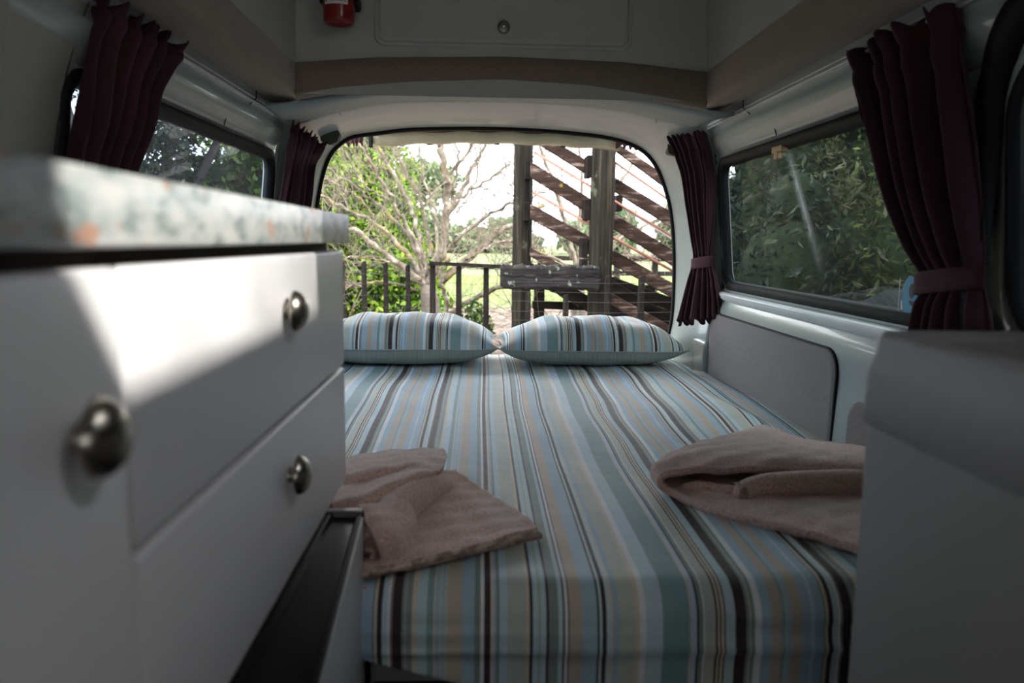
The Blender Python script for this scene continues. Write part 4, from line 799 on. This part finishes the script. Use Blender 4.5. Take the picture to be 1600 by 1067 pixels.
baretree('tangle of bare pale branches behind the loading ramp', [
    ([(900, 420), (880, 330), (850, 250), (830, 180)], 8, 3, 0), ([(905, 420), (930, 340), (980, 270), (1000, 200)], 7, 3, .5), ([(905, 425), (960, 380), (1010, 350), (1070, 330)], 7, 3, .3), ([(900, 425), (860, 400), (820, 390), (780, 385)], 6, 3, -.3), ([(905, 420), (905, 350), (910, 280), (900, 200)], 7, 3, 0), ([(905, 420), (860, 350), (820, 320), (790, 300)], 5, 2, .2), ([(905, 425), (950, 400), (1000, 400), (1050, 390)], 5, 2, .5)], 12.0, 9, Vector(P(905, 460, 12)), ntw=17, twl=1.1, tr_r=.12)
# fallen twigs on the ground
rnd = random.Random(5); mb = MB()
for k in range(170):
    p = Vector((rnd.uniform(-3, 5), rnd.uniform(8.4, 13), GZ+rnd.uniform(.01, .25))); twigs(mb, p, Vector((rnd.gauss(0, 1), rnd.gauss(0, 1), rnd.uniform(-.05, .25))).normalized(), rnd.uniform(.5, 1.2), .010, 1, rnd)
tag(mb.obj('fallen_twigs', M['twig']), 'pale brushwood lying under the bare tree', 'brushwood', kind='stuff')
# green bush left
def bush(name, label, cat, blobs, n_, size, mat, seed, corek=.72, aspect=.5, trunk=None, **kw):
    bx_ = sum(b[0] for b in blobs)/len(blobs); by_ = sum(b[1] for b in blobs)/len(blobs); root = thing(name, label, cat, (bx_, by_, GZ))
    leaves('foliage', blob_pts(n_, blobs, seed, kw.get('shell', .55)), size, M[mat], root, aspect, seed=seed)
    if corek: core('shade_core', kw.get('coreb', blobs), root, corek)
    mb = MB()
    for (x, y, z, a, b, c) in (blobs[:3] if trunk is None else trunk): mb.tube([(bx_, by_, GZ-.1), (lerp(bx_, x, .4), lerp(by_, y, .4), lerp(GZ, z, .5)), (x, y, z)], [.08, .06, .03], 7)
    if mb.v: mb.obj('stem', M['dark_bark'], root, smooth=True)
    return root
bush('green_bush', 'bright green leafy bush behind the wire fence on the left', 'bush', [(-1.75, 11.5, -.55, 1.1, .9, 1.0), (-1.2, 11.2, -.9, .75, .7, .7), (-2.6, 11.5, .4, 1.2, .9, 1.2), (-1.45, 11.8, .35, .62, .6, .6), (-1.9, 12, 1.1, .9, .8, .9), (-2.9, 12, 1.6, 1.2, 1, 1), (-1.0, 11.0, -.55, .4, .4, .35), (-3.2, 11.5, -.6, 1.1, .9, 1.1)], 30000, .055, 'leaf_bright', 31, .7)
bush('small_shrub', 'small dark-leaved shrub at the foot of the fence panel', 'shrub', [(P(737, 470, 8.6).x, 8.6, -1.0, .18, .18, .35), (P(752, 482, 8.6).x, 8.6, -1.05, .14, .15, .28)], 500, .05, 'leaf_mid', 33, 0, .35)
# hedge line and trees beyond the paddock
for i, (x, z, a, c, nm) in enumerate(((-14, .5, 9, 2.6, 'left'), (-2, .2, 7, 2.0, 'middle'), (8, .6, 8, 2.3, 'right of the middle'), (22, 1.5, 9, 3.5, 'far right'))):
    bush('distant_trees', 'hazy distant tree clump beyond the paddock, %s' % {0: 'behind the bright green bush', 1: 'right behind the bare tree trunk', 2: 'between the bare tree and the left post', 3: 'behind the loading ramp'}[i], 'tree', [(x+random.Random(i*9+k).uniform(-a, a), 85+k, z-.5+random.Random(i*7+k).uniform(-.3, .6), 2.6, 2.2, c*random.Random(k+i).uniform(.7, 1.2)) for k in range(7)], 3500, .42, 'far_leaf', 40+i, .85, trunk=[])
bush('round_topped_tree', 'dark round-topped distant tree seen through the bare branches', 'tree', [(P(665, 285, 60).x, 60, P(665, 285, 60).z, 2.6, 2, 1.6), (P(655, 272, 60).x, 60, P(655, 272, 60).z, 1.8, 1.5, 1.2)], 1500, .28, 'far_leaf', 51, .6)
# left of the van: dark tree and green shrub seen through the tinted window
bl_ = []
rr = random.Random(12)
for k in range(34): t = rr.uniform(0, 1); bl_.append((lerp(-4.9, -2.6, t)+rr.uniform(-.3, .3), 9+rr.uniform(-1.2, 1.2), rr.uniform(.55, 2.9), .42, .4, .34))
bush('dark_tree', 'dark-leaved tree with sky showing through outside the left window', 'tree', bl_, 19000, .042, 'leaf_dark', 60, 0, .5, trunk=bl_[:12], shell=.2)
bush('green_shrub', 'green shrub below the dark tree outside the left window', 'shrub', [(-3.0, 9.0, .35, .7, .6, .65), (-2.55, 9.2, .45, .45, .4, .7), (-3.8, 9.3, .2, .8, .6, .6), (-2.35, 9.1, .0, .5, .5, .6), (-3, 9, -.6, 1.2, .7, .8)], 9000, .06, 'leaf_mid', 61, .7)
# right of the van: shaded bank of foliage
rr = random.Random(21)
def row(n_, y0, y1, x0, x1, z0, z1, s): return [(rr.uniform(x0, x1), lerp(y0, y1, (k+.5)/n_)+rr.uniform(-.2, .2), rr.uniform(z0, z1), s, s*1.1, s*1.05) for k in range(n_)]
hb1 = row(12, -1.6, 6.5, 3.4, 3.9, -.6, .2, .9)+row(12, -1.6, 6.5, 3.5, 4.0, .9, 1.5, .85)+row(11, -1.2, 5.6, 3.6, 4.1, 2.0, 2.5, .8)+row(11, -.8, 5.2, 3.7, 4.2, 2.9, 3.3, .65)
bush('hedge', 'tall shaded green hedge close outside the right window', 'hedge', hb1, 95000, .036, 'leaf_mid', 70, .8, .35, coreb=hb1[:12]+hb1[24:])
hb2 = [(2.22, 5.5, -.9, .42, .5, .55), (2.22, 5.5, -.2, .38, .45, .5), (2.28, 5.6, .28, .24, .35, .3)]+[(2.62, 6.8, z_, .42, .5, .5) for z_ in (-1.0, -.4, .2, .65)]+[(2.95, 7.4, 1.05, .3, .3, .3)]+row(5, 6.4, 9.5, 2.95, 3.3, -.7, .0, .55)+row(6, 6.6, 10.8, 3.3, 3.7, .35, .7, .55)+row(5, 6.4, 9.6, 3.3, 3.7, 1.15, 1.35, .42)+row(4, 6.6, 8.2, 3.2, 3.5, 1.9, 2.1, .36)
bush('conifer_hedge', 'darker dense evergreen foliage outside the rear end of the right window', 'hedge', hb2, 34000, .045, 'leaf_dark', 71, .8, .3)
bush('dry_shrub', 'dry olive and brown undergrowth outside the right window', 'shrub', [(2.9, 6.0, -.3, .35, .9, .9), (2.95, 5.2, -.8, .3, .8, .7), (2.9, 6.8, .4, .3, .6, .7)], 9000, .05, 'leaf_olive', 72, .6, .25)
mb = MB(); rws = []
for i in range(20):
    t = i/19; y = lerp(2.0, 4.7, t); rws.append([(2.15+.62*math.cos(a)*(1-.1*math.sin(t*9)), y, -1.38+(1.38+lerp(.40, -.50, t))*math.sin(a)*(.96+.04*math.sin(t*22+a*3))) for a in np.linspace(0, math.pi, 14)])
mb.grid(rws); tag(mb.obj('tarpaulin', simple('dark_tarpaulin', (.015, .018, .02), .8, Specular_IOR_Level=.1, bs=.4, bscale=7, bd=.05), smooth=True), 'dark sheeted mound outside the right window', 'tarpaulin')
# grass tufts along the paddock edge
C_ = np.stack([RNG.uniform(-4, 8, 9000), RNG.uniform(16, 30, 9000), np.full(9000, GZ+.05)], 1)
gr = leaves('paddock_grass', C_, .09, M['grass'], None, .12, seed=90); tag(gr, 'rough grass at the edge of the paddock', 'grass')
